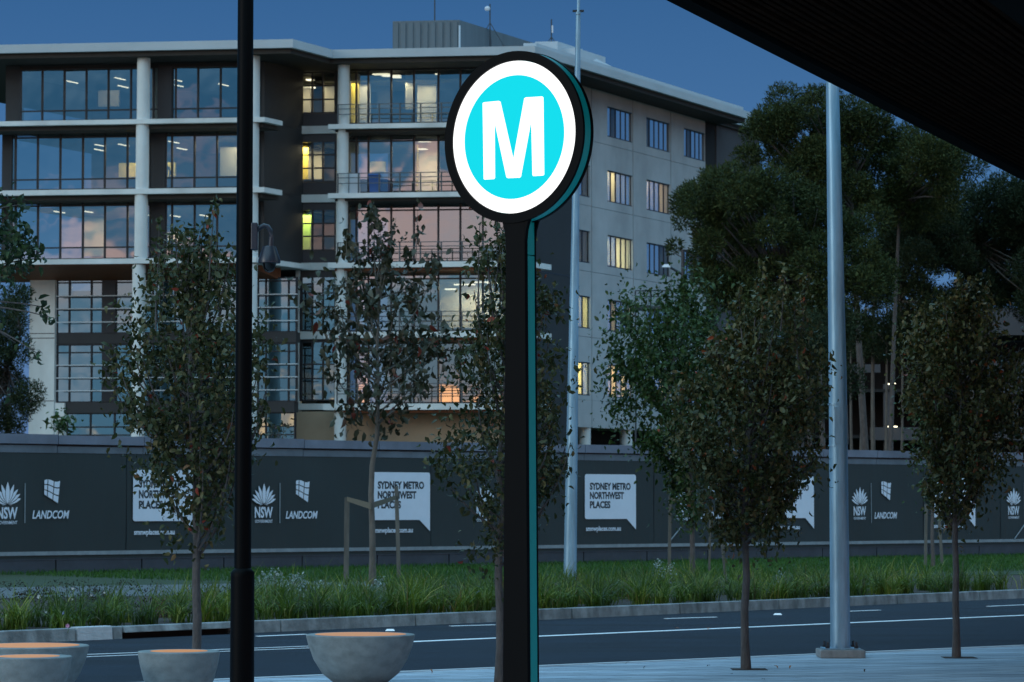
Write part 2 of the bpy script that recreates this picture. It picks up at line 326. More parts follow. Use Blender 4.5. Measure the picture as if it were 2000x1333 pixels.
def quads(P, D, ln, wd, m, parent, name='foliage', cols=None):
    n = len(P); x, y, z = basis(D, n); l = ln * rng.uniform(.6, 1.3, n)[:, None]; w = wd * rng.uniform(.6, 1.3, n)[:, None]
    V = np.stack([P, P + x * l * .5 + y * w * .5 + z * w * .2, P + x * l, P + x * l * .5 - y * w * .5 + z * w * .2], 1)
    return tag(npmesh(name, V.reshape(-1, 3), np.arange(4 * n), np.full(n, 4), m, parent), kind='stuff')

# ================================================================ GROUND
def line_pts(a, b, t): return tuple(np.array(a) + (np.array(b) - np.array(a)) * t)
near0, near1 = atz(330, 1333, 0), atz(2000, 1262, 0)               # street edge of the paving
RZ = -.13
kb0, kb1 = atz(0, 1259, RZ), atz(2000, 1169, RZ)                    # foot of the far kerb
def ext(a, b, t): return a + (b - a) * t
h0, h1 = atz(0, 1120, 0.02), atz(2000, 1083, 0.02)                  # foot of the hoarding
g = MB(); g.add([(-4000, -3000, -.6), (4000, -3000, -.6), (4000, 6000, -.6), (-4000, 6000, -.6)], [(0, 1, 2, 3)]); setc(g, 'ground', M['field'])
# paving: real setts in rows near the kerb are too fine to pick apart at this grazing angle; one sheet
pa, pb = ext(near0, near1, -5), ext(near0, near1, 6)
g = MB(); g.poly([(pa[0], pa[1], 0), (pb[0], pb[1], 0), (60, -20, 0), (-60, -20, 0)], (0, 0, -.5)); setc(g, 'footpath', M['pave'])
# narrow granite edging along the street side
dn = (near1 - near0)[:2]; dn /= np.linalg.norm(dn); nn = np.array([-dn[1], dn[0]])
ed = tag(bpy.data.objects.new('footpath_edging', None), kind='structure'); C.objects.link(ed); ORG[ed.name] = Vector((0, 0, 0))
for i in range(-6, 14):
    p0 = near0[:2] + dn * (i * 1.2 + .006); p1 = near0[:2] + dn * (i * 1.2 + 1.194); q = nn * .15
    b = MB(); b.hexa([(*p0, -.3), (*p1, -.3), (*(p1 + q), -.3), (*(p0 + q), -.3), (*p0, .006), (*p1, .006), (*(p1 + q), .004), (*(p0 + q), .004)]); b.build('kerb_stone', M['kerbp'], ed)
ka, kb_ = ext(kb0, kb1, -3), ext(kb0, kb1, 4)
g = MB(); g.add([(pa[0], pa[1], RZ), (pb[0], pb[1], RZ), (kb_[0], kb_[1], RZ), (ka[0], ka[1], RZ)], [(0, 1, 2, 3)]); setc(g, 'road', M['asphalt'])
# road markings, thin sheets above the asphalt
def strip(name, x0, y0, x1, y1, wid, label=None, t0=0, t1=1):
    a, b = atz(x0, y0, RZ + .004), atz(x1, y1, RZ + .004); a, b = ext(a, b, t0), ext(a, b, t1); d = (b - a)[:2]; d /= np.linalg.norm(d); n = np.array([-d[1], d[0]]) * wid / 2
    m = MB(); m.hexa([(*(a[:2] - n), RZ + .001), (*(b[:2] - n), RZ + .001), (*(b[:2] + n), RZ + .001), (*(a[:2] + n), RZ + .001), (*(a[:2] - n), RZ + .005), (*(b[:2] - n), RZ + .005), (*(b[:2] + n), RZ + .005), (*(a[:2] + n), RZ + .005)])
    return setc(m, name, M['paint'])
strip('lane_line', 760, 1255.5, 2000, 1202, .15, t1=2)
strip('lane_line', 170, 1278.5, 700, 1258.5, .05, t0=-1); strip('lane_line', 170, 1283, 700, 1262, .05, t0=-1)
for a in ((1300, 1208.5, 1398, 1205.5), (1660, 1194, 1718, 1192), (1930, 1184.5, 2060, 1179), (880, 1223, 968, 1220.5), (503, 1243, 597, 1239)): strip('lane_dash', *a, .09)
# far kerb: stones with open joints, one pale, one over a drain mouth
kerb = tag(bpy.data.objects.new('kerb', None), kind='structure'); C.objects.link(kerb); ORG[kerb.name] = Vector((0, 0, 0))
dk = (kb1 - kb0)[:2]; LK = np.linalg.norm(dk); dk /= LK; nk = np.array([-dk[1], dk[0]])
def kt(x):                                                          # distance along the kerb of the point seen at column x
    lo, hi = -60., 200.
    for _ in range(50):
        m = (lo + hi) / 2; p = kb0[:2] + dk * m
        if 1000 + F * p[0] / p[1] < x: lo = m
        else: hi = m
    return lo
cuts = [-30, -26, -22, -18, -14, -10, -6, -3, kt(155), kt(226), kt(246), kt(462), kt(500), kt(553), kt(815)]
while cuts[-1] < 60: cuts.append(cuts[-1] + (2.6 if len(cuts) % 3 else 3.4))
for i in range(len(cuts) - 1):
    t0, t1 = cuts[i] + .012, cuts[i + 1] - .012; pale = abs(cuts[i] - kt(155)) < .01; drain = abs(cuts[i] - kt(246)) < .01
    h = .03 + (.012 if pale else 0); zb = RZ + .075 if drain else RZ - .2
    p0, p1 = kb0[:2] + dk * t0, kb0[:2] + dk * t1; q = nk * .17; f_ = nk * .03; pr = nk * (-.012 if pale else 0)
    b = MB(); b.hexa([(*(p0 + pr), zb), (*(p1 + pr), zb), (*(p1 + q), zb), (*(p0 + q), zb), (*(p0 + f_ + pr), h), (*(p1 + f_ + pr), h), (*(p1 + q), h), (*(p0 + q), h)])
    o = b.build('kerb_stone', M['kerbp'] if pale else M['kerbm'], kerb, bevel=.012)
    if pale: o['label'] = 'pale newer kerb stone beside the drain mouth'
    if drain:
        o['label'] = 'kerb lintel over the black drain mouth'
        b = MB(); b.hexa([(*(p0 + q), RZ - .2), (*(p1 + q), RZ - .2), (*(p1 + q * 1.1), RZ - .2), (*(p0 + q * 1.1), RZ - .2), (*(p0 + q), h), (*(p1 + q), h), (*(p1 + q * 1.1), h), (*(p0 + q * 1.1), h)])
        b.build('drain_mouth', M['kerbd'], kerb)
# garden bed, path strip, lawn, ground beyond
ka2, kb2 = ka[:2] + nk * .18, kb_[:2] + nk * .18
dh = (h1 - h0)[:2]; LH = np.linalg.norm(dh); dh /= LH; nh = np.array([-dh[1], dh[0]])
ha, hb = h0[:2] - dh * 40, h0[:2] + dh * 160
g = MB(); g.poly([(*ka2, 0), (*kb2, 0), (*hb, 0), (*ha, 0)], (0, 0, -.5)); setc(g, 'garden_bed', M['soil'])
def band(name, x0, yn0, yf0, x1, yn1, yf1, z, m):
    P = [atz(x0, yn0, z), atz(x1, yn1, z), atz(x1, yf1, z), atz(x0, yf0, z)]
    g = MB(); g.poly([tuple(p) for p in P], (0, 0, -.3)); return setc(g, name, m)
band('path', -900, 1184, 1164, 740, 1156, 1135, .016, M['gravel'])
la = [atz(-900, 1172, .012), atz(2600, 1112, .012)]
g = MB(); g.poly([tuple(la[0]), tuple(la[1]), (*(h0[:2] + dh * 60), .012), (*(h0[:2] - dh * 20), .012)], (0, 0, -.3)); setc(g, 'lawn', M['lawn'])
g = MB(); g.poly([(*(ha + nh * .5), -.01), (*(hb + nh * .5), -.01), (400, 500, -.01), (-400, 500, -.01)], (0, 0, -.3)); setc(g, 'site_ground', M['field'])

# ================================================================ OFFICE BUILDING
WA, WAg, WB, WBg = -3.75, -1.2, 0.0, 2.5
bld = thing('office_building', BP(-12, 6, 0), 'five storey office block with pale roof slab, balconies and blue reflecting glass behind the wall', 'building')
ulA = Fz(WA, -400, 100)[0]; urA = Fz(WA, 572, 85)[0]
ug = lambda x, y=300, w=WAg: Fz(w, x, y)[0]
zA = lambda y, x=279, w=WAg: Fz(w, x, y)[1]
# roof slabs (A forward, B set back, long side wing)
Lw = 27.5
b = MB(); P = [BP(ulA, WA, 0), BP(urA, WA, 0), BP(urA, WB, 0), BP(0, WB, 0), BP(0, Lw, 0), BP(-1.6, Lw, 0), BP(-1.6, Lw + 7, 0), BP(ulA, Lw + 7, 0)]
b.poly([(x, y, ZR) for x, y, z in P], (0, 0, -.42)); b.build('roof_slab', M['conc_roof'], bld)
i_ = .25; P = [BP(ulA, WA + i_, 0), BP(urA - i_, WA + i_, 0), BP(urA - i_, WB + i_, 0), BP(-i_, WB + i_, 0), BP(-i_, Lw - i_, 0), BP(-1.6 - i_, Lw - i_, 0), BP(-1.6 - i_, Lw + 6.8, 0), BP(ulA, Lw + 6.8, 0)]
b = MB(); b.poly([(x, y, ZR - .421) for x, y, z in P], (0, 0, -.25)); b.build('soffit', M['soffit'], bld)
b = MB(); b.bb(-1.0, -.35, .9, Lw - .2, ZR + .002, ZR + .28); b.build('parapet', M['conc_roof'], bld)
# rooftop plant room
u0, zt = Fz(6, 767, 42); u1, _ = Fz(6, 897, 40); e_ = MI @ (atz(1040, 88, zt)[:2] - O_)
b = MB(); b.bb(u0, u1, 6, float(e_[1]), ZR + .004, zt); pl = b.build('plant_room', M['metalroof'], bld)
for k in range(9):
    uu = u0 + (u1 - u0) * (k + .5) / 9; b = MB(); b.bb(uu - .12, uu + .12, 5.94, 5.998, ZR + .05, zt - .1); b.build('screen_panel', M['metalroof'], pl)
b = MB(); b.bb(u1 + .02, u1 + .08, 5.90, 5.98, ZR, zt - .3); b.build('downpipe', M['wrail'], bld)
ua, za = Fz(9, 1045, 82); ub, _ = Fz(9, 1118, 90)
b = MB(); b.bb(ua, ua + (ub - ua) * .6, 9, 12, ZR + .3, za); b.bb(ua + (ub - ua) * .6, ub, 9.5, 13, ZR + .3, za - .3); b.build('lift_overrun', M['conc_roof'], bld)
b = MB(); p = BP(*[Fz(9.5, 1140, 100)[0], 11], ZR); b.tube([(p[0] - .7, p[1], ZR + .3), (p[0], p[1], ZR + .75), (p[0] + .9, p[1], ZR + .3)], .16, 6); b.build('roof_vent', M['conc_roof'], bld)
# antennas (parts of the roof gear, each a thing that could be lifted off)
def antenna(x, ytop, ybot, w, label, legs=True, dish=None, boxy=False):
    uu, z0 = Fz(w, x, ybot); _, z1 = Fz(w, x, ytop); z0 = max(ZR, z0 - 1.2); p = BP(uu, w, z0)
    r = thing('roof_antenna', p, label, 'antenna', None); m = MB(); m.tube([p, (p[0], p[1], z1)], .035, 6); m.build('mast', M['wire'], r)
    if legs:
        for dx, dy in ((-.6, .1), (.6, .1), (.05, .7)):
            m = MB(); zz = z0 + (z1 - z0) * .62; m.tube([(p[0], p[1], zz), (p[0] + dx * 1.6, p[1] + dy, z0)], .022, 5); m.build('leg', M['wire'], r)
    if dish:
        _, zd = Fz(w, x, dish); m = MB(); m.lathe((p[0] - .14, p[1] - .1, zd - .11), [(.02, 0), (.1, .03), (.12, .11), (.1, .19), (.02, .22)], 12); m.build('dish', M['dish'], r)
    if boxy:
        m = MB(); m.box(p[0] + .01, p[0] + .09, p[1] - .1, p[1] - .04, z1 - .75, z1 - .35); m.build('panel', M['dish'], r)
antenna(849, -10, 45, 8, 'tall thin mast rising from the rooftop plant room, leftmost of the roof antennas', legs=False)
antenna(957, 8, 60, 9, 'tripod antenna with small white dish above the plant room')
bpy.context.view_layer.update()
antenna(1077, 38, 84, 11, 'short antenna with a flat white panel near the lamp pole', boxy=True)
m = MB(); q_ = BP(Fz(9, 952, 18)[0], 9, 0); zd = Fz(9, 952, 18)[1]
m.lathe((q_[0], q_[1] - .1, zd - .13), [(.02, 0), (.12, .03), (.15, .13), (.12, .22), (.02, .26)], 14)
rt = [o for o in C.objects if o.name.startswith('roof_antenna') and 'dish' in o['label']][0]; m.build('dish', M['dish'], rt)

# slab levels, from the photograph
SLA = [(233, 242), (369, 379), (505, 515)]
zsA = [(Fz(WA + .55, 279, a)[1], Fz(WA + .55, 279, b)[1]) for a, b in SLA]
uS = Fz(WA + .55, 517, 228)[0]; uend = ug(506)
for i, (z1, z0) in enumerate(zsA):
    uu = uS if i < 2 else Fz(WA + .55, 500, 510)[0]
    b = MB(); b.bb(ulA, uu, WA + .55, WAg - .35 if i < 2 else WAg + 3, z0, z1); b.build('balcony_slab', M['conc'], bld)
    if i < 2:
        b = MB(); b.bb(ulA, uend, WAg - .349, WAg + .3, z0, z1); b.build('balcony_slab', M['conc'], bld)
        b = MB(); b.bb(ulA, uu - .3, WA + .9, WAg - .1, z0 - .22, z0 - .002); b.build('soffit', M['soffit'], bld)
uend = ug(506); udark = uend
# dark side wall of the forward block, and its lower soffit
zlow = zsA[2][1]
b = MB(); b.bb(uend + .02, uend + .25, WAg + .02, WBg - .02, zlow + .02, ZR - .68); w_ = b.build('side_wall', M['clad'], bld)
for zz in (zA(240), zA(375)):
    b = MB(); b.bb(uend + .252, uend + .262, WAg + .02, WBg - .1, zz - .02, zz + .02); b.build('panel_joint', M['frame'], w_)
b = MB(); b.bb(uend - .3, uend + .02, WAg - .06, WAg + .3, zlow + .02, ZR - .68); b.build('corner_post', M['clad'], bld)
# sloped timber soffit under the third slab
zb = Fz(0.2, 279, 549)[1]
b = MB(); u0, u1 = ulA, uend + .2
b.hexa([BP(u0, WA + .8, zlow - .04), BP(u1, WA + .8, zlow - .04), BP(u1, .5, zb), BP(u0, .5, zb), BP(u0, WA + .8, zlow - .003), BP(u1, WA + .8, zlow - .003), BP(u1, .5, zlow - .003), BP(u0, .5, zlow - .003)])
b.build('timber_soffit', M['timber'], bld)
# glazed bays: window frame (mullions+transoms) > panes
def bay(xs, ys, w, gm, lean=0, dark=(), fr=.035, depth=.09, yref=None, tilt=.004, name='window'):
    """xs: columns, ys: rows (top to bottom) as seen; becomes u and z on the plane w"""
    xm = (xs[0] + xs[-1]) / 2; us = [Fz(w, x, (ys[0] + ys[-1]) / 2)[0] for x in xs]; zs = [Fz(w, xm, y)[1] for y in ys]
    f = MB()
    for u in us: f.bb(u - fr, u + fr, w - depth, w + .02, zs[-1], zs[0])
    for z in zs: f.bb(us[0] - fr, us[-1] + fr, w - depth * .7, w + .015, z - fr, z + fr)
    fo = f.build(name, M['frame'], bld)
    for i in range(len(us) - 1):
        if i in dark:
            d = MB(); d.bb(us[i], us[i + 1], w - .12, w + .1, zs[-1], zs[0]); d.build('pier', M['frame'], fo); continue
        for j in range(len(zs) - 1):
            t = [random.uniform(-tilt, tilt) for _ in range(3)]; a0, a1 = us[i] + fr, us[i + 1] - fr; b0, b1 = zs[j + 1] + fr, zs[j] - fr
            p = MB(); p.add([BP(a0, w + t[0] * (a1 - a0), b0), BP(a1, w + t[1] * (a1 - a0), b0), BP(a1, w + t[1] * (a1 - a0) + t[2] * (b1 - b0), b1), BP(a0, w + t[0] * (a1 - a0) + t[2] * (b1 - b0), b1)], [(0, 1, 2, 3)])
            p.build('pane', gm, fo)
    return us, zs
X1 = [40, 42, 84, 127, 170, 213, 257, 301, 311, 338, 344.5, 388, 432, 476, 506]
X2 = [24, 31.5, 75, 119, 163, 206, 250, 294, 298, 325, 337, 381, 425, 469, 505]
bay(X1, [133, 214.5, 234], WAg, GL_MAIN, dark=(8,)); bay(X2, [257, 267, 349, 369], WAg, GL_MAIN, dark=(8,)); bay(X2, [392, 401, 483, 505], WAg, GL_MAIN, dark=(8,))
# dark wall left of the upper glazing + left end
for ys in ((110, 238), (255, 372), (390, 508)):
    xl, xr = (10, 40) if ys[0] == 110 else (4, 24)
    b = MB(); b.bb(ug(xl), ug(xr) - .04, WAg, WAg + .3, zA(ys[1]), zA(ys[0]) if ys[0] > 200 else ZR - .68); b.build('wall', M['clad'], bld)
b = MB(); b.bb(ug(40), uend - .3, WAg + .02, WAg + .3, zA(133) + .036, ZR - .68); b.build('bulkhead', M['clad'], bld)
for i, (z1, z0) in enumerate(zsA[:2]):
    yt = (257, 392)[i]; b = MB(); b.bb(ug(24), uend - .3, WAg - .02, WAg + .3, zA(yt) + .036, z0 - .225); b.build('bulkhead', M['frame'], bld)
# lower part of block A
WL = .3; yl = lambda y, x=279: Fz(WL, x, y)[1]; ul = lambda x: Fz(WL, x, 700)[0]
b = MB(); b.bb(ul(63), ul(112), WL - .25, WL + 1.2, 0, zb + .1); pr_ = b.build('pier', M['conc'], bld)
for y in (651, 660, 783):
    b = MB(); z = yl(y); b.bb(ul(63), ul(112) + .001, WL - .262, WL - .252, z - .018, z + .018); b.build('panel_joint', M['clad'], pr_)
b = MB(); b.bb(ul(112) + .01, ul(131), WL - .2, WL + 1, 0, yl(787)); b.build('wall', M['conc'], bld)
XL = [113, 137, 180, 202, 228, 262, 300, 343, 386, 430, 474, 505, 520.5, 565, 580]
bay(XL, [545, 551, 578, 604, 650], WL, GL_LOW, dark=(3,)); bay(XL, [673, 688, 714, 739, 785], WL, GL_LOW, dark=(3,))
b = MB(); b.bb(ul(112) + .01, ul(580), WL - .1, WL + .3, yl(673) + .04, yl(650) - .04); b.build('spandrel', M['clad'], bld)
b = MB(); b.bb(ul(131) + .01, ul(577), WL - .1, WL + .3, yl(807), yl(785) - .04); b.build('spandrel', M['clad'], bld)
bay([132, 178, 225, 262, 305, 350, 400, 450, 505, 520.5, 577], [807.5, 834, 850, 900], WL + .1, GL_LOW)
for y in (579, 604, 630, 714, 739, 764):
    u0, z = Fz(WL - .7, 110, y); u1, _ = Fz(WL - .7, 582, y); b = MB(); b.bb(u0, u1, WL - .72, WL - .68, z - .022, z + .022); b.build('rail', M['wrail'], bld)
# round columns
def column(x, d, w, z0, z1, y=400):
    p = BP(Fz(w, x, y)[0], w, z0); b = MB(); b.tube([p, (p[0], p[1], z1)], d / 2, 20); b.build('column', M['conc'], bld, smooth=True)
lv = [ZR - .68] + [z for ab in zsA for z in ab] + [0]
for cx, xx in ((0, 278), (0, 492.5)):
    x_ = [278.8, 277.5, 276, 272.5] if xx == 278 else [493.5, 492.5, 491.5, 490.5]
    for k, (zt_, zb_) in enumerate(((ZR - .68, zsA[0][0]), (zsA[0][1], zsA[1][0]), (zsA[1][1], zsA[2][0]), (zlow - .04, 0))):
        column(x_[k], .66, WA + .95, zb_, zt_)
# ---- block B
yB = lambda y, x=760, w=WBg: Fz(w, x, y)[1]; uB = lambda x, w=WBg: Fz(w, x, 400)[0]
UC = -2.0                                                            # side wall plane
SLB = [(242, 251), (377, 386.5), (512.5, 523), (648.5, 660), (789, 801)]
zsB = [(Fz(WB + .3, 720, a)[1], Fz(WB + .3, 720, b_)[1]) for a, b_ in SLB]
uSB = Fz(WB + .3, 641, 247)[0]
for i, (z1, z0) in enumerate(zsB):
    b = MB(); b.bb(uSB if i < 3 else uSB - .2, -.6, WB + .3, WBg + .6, z0, z1); b.build('balcony_slab', M['conc'], bld)
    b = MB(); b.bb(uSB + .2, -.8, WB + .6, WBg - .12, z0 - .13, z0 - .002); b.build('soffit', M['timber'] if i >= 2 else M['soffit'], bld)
XB = [681, 697, 720.5, 765, 809.5, 857, 900, 944, 988]
bay(XB, [136, 240], WBg, GL_MAIN)
for ys in ([262, 275, 375], [398, 410.5, 511], [530, 545, 646], [667, 685, 787]): bay(XB, ys, WBg, GL_MAIN)
b = MB(); b.bb(uB(585), uB(988), WBg, WBg + .3, yB(136) + .036, ZR - .68); b.build('bulkhead', M['clad'], bld)
for i, yt in enumerate((262, 398, 530, 667)):
    b = MB(); b.bb(uB(660), uB(988), WBg - .03, WBg + .3, yB(yt) + .036, zsB[i][1] - .003); b.build('bulkhead', M['frame'], bld)
for ys in ((136, 242), (262, 377), (398, 512), (530, 648), (667, 788)):
    b = MB(); b.bb(uB(657), uB(681) - .04, WBg - .05, WBg + .3, yB(ys[1]), yB(ys[0])); b.build('pier', M['clad'], bld)
# recessed strip of windows beside the dark wall
XR = [587, 590, 611, 632, 656]
for k, ys in enumerate(([142, 168, 195, 221], [277, 303, 329, 355], [410, 437, 462, 489], [541, 573, 600, 646], [668, 712, 740, 782])):
    bay(XR, ys, WBg + .05, GL_SIDE if k < 3 else GL_LOW)
    yb_ = (247, 381, 514, 648, 789)[k]; yu = (262, 396, 528, 663, 801)[k]
    if k < 3:
        b = MB(); b.bb(uB(586), uB(657), WBg + .02, WBg + .25, yB(yb_, 620) , yB(ys[-1], 620) - .04); b.build('spandrel', M['frame'], bld)
    b = MB(); b.bb(uB(586), uB(657), WBg - .15, WBg + .2, yB(yu, 620), yB(yb_, 620)); b.build('spandrel', M['conc'], bld)
    nx = (277, 410, 541, 668, 0)[k]
    if nx: b = MB(); b.bb(uB(586), uB(657), WBg + .0, WBg + .25, yB(nx, 620) + .04, yB(yu, 620) - .002); b.build('bulkhead', M['frame'], bld)
b = MB(); b.bb(uB(580), uB(587), WBg - .1, WBg + .2, 0, yB(528, 620)); b.build('pier', M['conc'], bld)
b = MB(); b.bb(uB(577), uB(990), WBg - .2, WBg + .3, 0, zsB[4][1] - .01); b.build('wall', M['tan'], bld)
for k, (zt_, zb_) in enumerate(((ZR - .68, zsB[0][0]), (zsB[0][1], zsB[1][0]), (zsB[1][1], zsB[2][0]), (zsB[2][1], zsB[3][0]), (zsB[3][1], zsB[4][0]), (zsB[4][1], 0))):
    column([670.5, 669, 668, 667, 666.5, 666][k], .60, WB + .85, zb_, zt_)
# railings of the five balconies
for k in range(5):
    z = zsB[k][0]; u0, u1 = Fz(WB + .4, 660, 300)[0], -.7
    f = MB()
    for h in (1.0, .78, .5): f.bb(u0, u1, WB + .38, WB + .42, z + h - .02, z + h + .02)
    ro = f.build('railing', M['rail'], bld); n = 9
    for j in range(n + 1):
        uu = u0 + (u1 - u0) * j / n; b = MB(); b.bb(uu - .025, uu + .025, WB + .37, WB + .43, z + .01, z + 1.02); b.build('baluster', M['rail'], ro)
# ---- side wall: precast panels, charcoal cladding at the near end
wd0 = WBg; wd1 = Sz(UC, 1128, 640)[0]; wj = [Sz(UC, x, 400)[0] for x in (1155.5, 1236.5, 1310.5, 1378.5)]; wend = Sz(UC, 1392, 300)[0]
rows = [(207.7, 267), (332.5, 394), (459, 521), (585, 647), (712, 776)]
wr = [(Sz(UC, 1187, a)[1], Sz(UC, 1187, b_)[1]) for a, b_ in rows]
cols_ = [(Sz(UC, a, 400)[0], Sz(UC, b_, 400)[0]) for a, b_ in ((1129, 1152.5), (1186.5, 1235.5), (1263, 1309), (1336.5, 1378))]
ztop = ZR - .68; zbot = Sz(UC, 1200, 838)[1]
b = MB(); b.bb(UC - .25, UC, wd0, wd1, 0, ztop); cl_ = b.build('clad_wall', M['clad'], bld)
for y in (538, 700):
    z = Sz(UC, 1100, y)[1]; b = MB(); b.bb(UC + .001, UC + .008, wd0, wd1, z - .03, z + .03); b.build('panel_joint', M['frame'], cl_)
xs_ = sorted([wd1 + .01] + [c for ab in cols_ for c in ab] + [wend]); zr_ = [ztop] + [z for ab in wr for z in ab] + [zbot]
# wall built of one precast panel per bay and storey, with window openings left between them
pan_edges = [wd1 + .01] + wj
for i in range(4):
    a, e = pan_edges[i] + .05, pan_edges[i + 1] - .05; c0, c1 = cols_[i]; c0 = max(c0, a + .01); c1 = min(c1, e - .01)
    for j in range(6):
        zt_ = ztop if j == 0 else (wr[j - 1][1] + wr[j][0]) / 2 - .01 + .45 if j < 5 else wr[4][1] - .25
        zb2 = (wr[j][1] + wr[j + 1][0]) / 2 + .01 + .45 if j < 4 else (wr[4][1] - .24 if j == 4 else zbot)
        m = MB()
        if j < 5:
            z1, z0 = wr[j]
            m.bb(UC - .22, UC, a, e, z1, zt_); m.bb(UC - .22, UC, a, e, zb2, z0)
            m.bb(UC - .22, UC, a, c0, z0, z1); m.bb(UC - .22, UC, c1, e, z0, z1)
        else: m.bb(UC - .22, UC, a, e, zb2, zt_)
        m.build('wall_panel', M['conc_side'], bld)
    b = MB(); b.bb(UC - .23, UC - .05, e, e + .10, zbot, ztop); b.build('panel_joint', mat('rusty_joint', (.05, .042, .036), .9, var=.3, vscale=2), bld)
    for j in range(5):
        z1, z0 = wr[j]; f = MB(); nn_ = 5 if i else 2
        for q in range(nn_ + 1):
            ww = c0 + (c1 - c0) * q / nn_; f.bb(UC - .15, UC - .09, ww - .035, ww + .035, z0, z1)
        f.bb(UC - .16, UC - .055, c0, c1, z1 - .06, z1); f.bb(UC - .16, UC - .03, c0, c1, z0, z0 + .06); fo = f.build('window', M['frame'], bld)
        for q in range(nn_):
            a0, a1 = c0 + (c1 - c0) * q / nn_ + .035, c0 + (c1 - c0) * (q + 1) / nn_ - .035
            p = MB(); p.add([BP(UC - .12, a0, z0 + .06), BP(UC - .12, a1, z0 + .06), BP(UC - .12, a1, z1 - .06), BP(UC - .12, a0, z1 - .06)], [(0, 1, 2, 3)]); p.build('pane', GL_SIDE, fo)
b = MB(); b.bb(UC - .4, UC - .1, wj[3] + .1, wend + .6, 0, ztop); b.build('wall', M['dark'], bld)
b = MB(); b.bb(UC - .5, UC - .02, wend + .61, Lw + 6.5, 0, ztop); b.build('wall', M['deckb'], bld)
for x in (1156, 1237):
    ww = Sz(UC, x, 860)[0]; p = BP(UC - .4, ww, 0); b = MB(); b.tube([p, (p[0], p[1], zbot)], .34, 16); b.build('column', M['conc'], bld, smooth=True)
b = MB(); b.bb(UC - 3, UC - 2.5, wd1, wend, 0, zbot); b.build('wall', M['dark'], bld)
# ---- interior: floor plates, back walls, ceilings, lights, partitions
DI = 7.5
zf = [0.2] + sorted([z for z, _ in zsB])
for k, (z1, z0) in enumerate(zsA):
    b = MB(); b.bb(ug(6), uend, WAg + .32, WAg + DI, z0 + .02, z1 - .02); b.build('floor_plate', M['carpet'], bld)
for k, (z1, z0) in enumerate(zsB):
    b = MB(); b.bb(uend + .3, UC - .3, WBg + .62, WBg + 5, z0 + .02, z1 - .02); b.build('floor_plate', M['carpet'], bld)
b = MB(); b.bb(ug(6), uend, WAg + DI, WAg + DI + .2, 0, ZR - .68); b.build('core_wall', M['inner'], bld)
b = MB(); b.bb(uend + .3, UC - 3.3, WBg + DI + 1, WBg + DI + 1.2, 0, ZR - .68); b.build('core_wall', M['inner'], bld)
b = MB(); b.bb(ug(6), uend, WL + 4, WL + 4.2, 0, zlow - .8); b.build('core_wall', M['inner'], bld)
b = MB(); b.bb(UC - 3.2, UC - 3.0, WBg + DI + 1.3, wend, zbot, ZR - .7); b.build('core_wall', M['innerw'], bld)
b = MB()
for z1, z0 in wr: b.bb(UC - 3, UC - .26, wd1, wend, z0 - .55, z0 - .35)
b.build('floor_plate', M['innerw'], bld)
for k, (z1, z0) in enumerate(wr):                                    # ceilings and cross walls behind the side windows
    for w_ in wj: b = MB(); b.bb(UC - 3, UC - .26, w_ - .1, w_ + .1, z0 - .34, z1 + .4); b.build('partition', M['innerw'], bld)
ceilA = [ZR - .70, zsA[0][1], zsA[1][1]]; ceilB = [ZR - .70] + [z for _, z in zsB[:4]]
for zc in ceilA: b = MB(); b.bb(ug(26), uend - .1, WAg + .4, WAg + DI - .1, zc - .45, zc - .40); b.build('ceiling', M['ceil'], bld)
for zc in ceilB: b = MB(); b.bb(uend + .4, UC - .4, WBg + .7, WBg + 5, zc - .45, zc - .40); b.build('ceiling', M['ceil'], bld)
def tube_light(x, y, w, L=1.2, wide=.10):
    """a ceiling tube seen at (x,y) at depth w behind the facade"""
    u, z = Fz(w, x, y); b = MB(); b.bb(u - L / 2, u + L / 2, w, w + wide, z - .03, z + .03); b.build('ceiling_light', M['lamp'], bld)
def ceil_lights(zc, w0, uus, ws):
    for uu in uus:
        for ww in ws:
            b = MB(); b.bb(uu, uu + .06, w0 + ww, w0 + ww + .9, zc - .49, zc - .451); b.build('ceiling_light', M['lamp'], bld)
rl = random.Random(3)
for k, zc in enumerate(ceilA):
    ua_, ub_ = ug(60), uend - .8
    for q in range((6, 5, 5)[k]): ceil_lights(zc, WAg, [ua_ + (ub_ - ua_) * (q + rl.uniform(.1, .7)) / 8], [rl.choice((1.5, 2.4, 3.4, 4.4))])
def part(x0, x1, y0, y1, w, m, name='partition', th=.1):
    u0, z1 = Fz(w, x0, y0); u1, z0 = Fz(w, x1, y1); b = MB(); b.bb(u0, u1, w, w + th, z0, z1); return b.build(name, m, bld)
part(232, 342, 319, 345, WAg + 3.2, M['yellow']); part(430, 509, 288, 343, WAg + 2.5, M['innerw']); part(504, 510, 286, 340, WAg + 2.0, M['yellow'])
part(192, 232, 177, 208, WAg + 4, M['innerw']); part(160, 205, 400, 500, WAg + 4.5, M['innerw']); part(300, 362, 455, 470, WAg + 3, M['innerw']); part(298, 318, 455, 490, WAg + 3.2, M['yellow'])
part(683, 698, 142, 240, WBg + 1.2, M['yellow']); part(700, 722, 165, 240, WBg + 1.6, M['innerw']); part(736, 765, 163, 212, WBg + 3, M['inner']); part(792, 808, 142, 214, WBg + 1.3, M['innerw']); part(815, 852, 146, 240, WBg + 2.2, M['innerw'])
part(720, 752, 316, 336, WBg + 4, M['innerw']); part(812, 815, 276, 374, WBg + 1.0, M['yellow']); part(818, 858, 280, 374, WBg + 3.5, M['innerw'])
part(590, 600, 280, 350, WBg + 1.2, M['yellow']); part(602, 628, 282, 350, WBg + 2.4, M['innerw']); part(592, 606, 150, 220, WBg + 2.0, M['innerw']); part(634, 655, 150, 220, WBg + 1.6, M['innerw']); part(589, 606, 415, 488, WBg + 1.2, mat('lime_wall', (.25, .42, .06), .8))
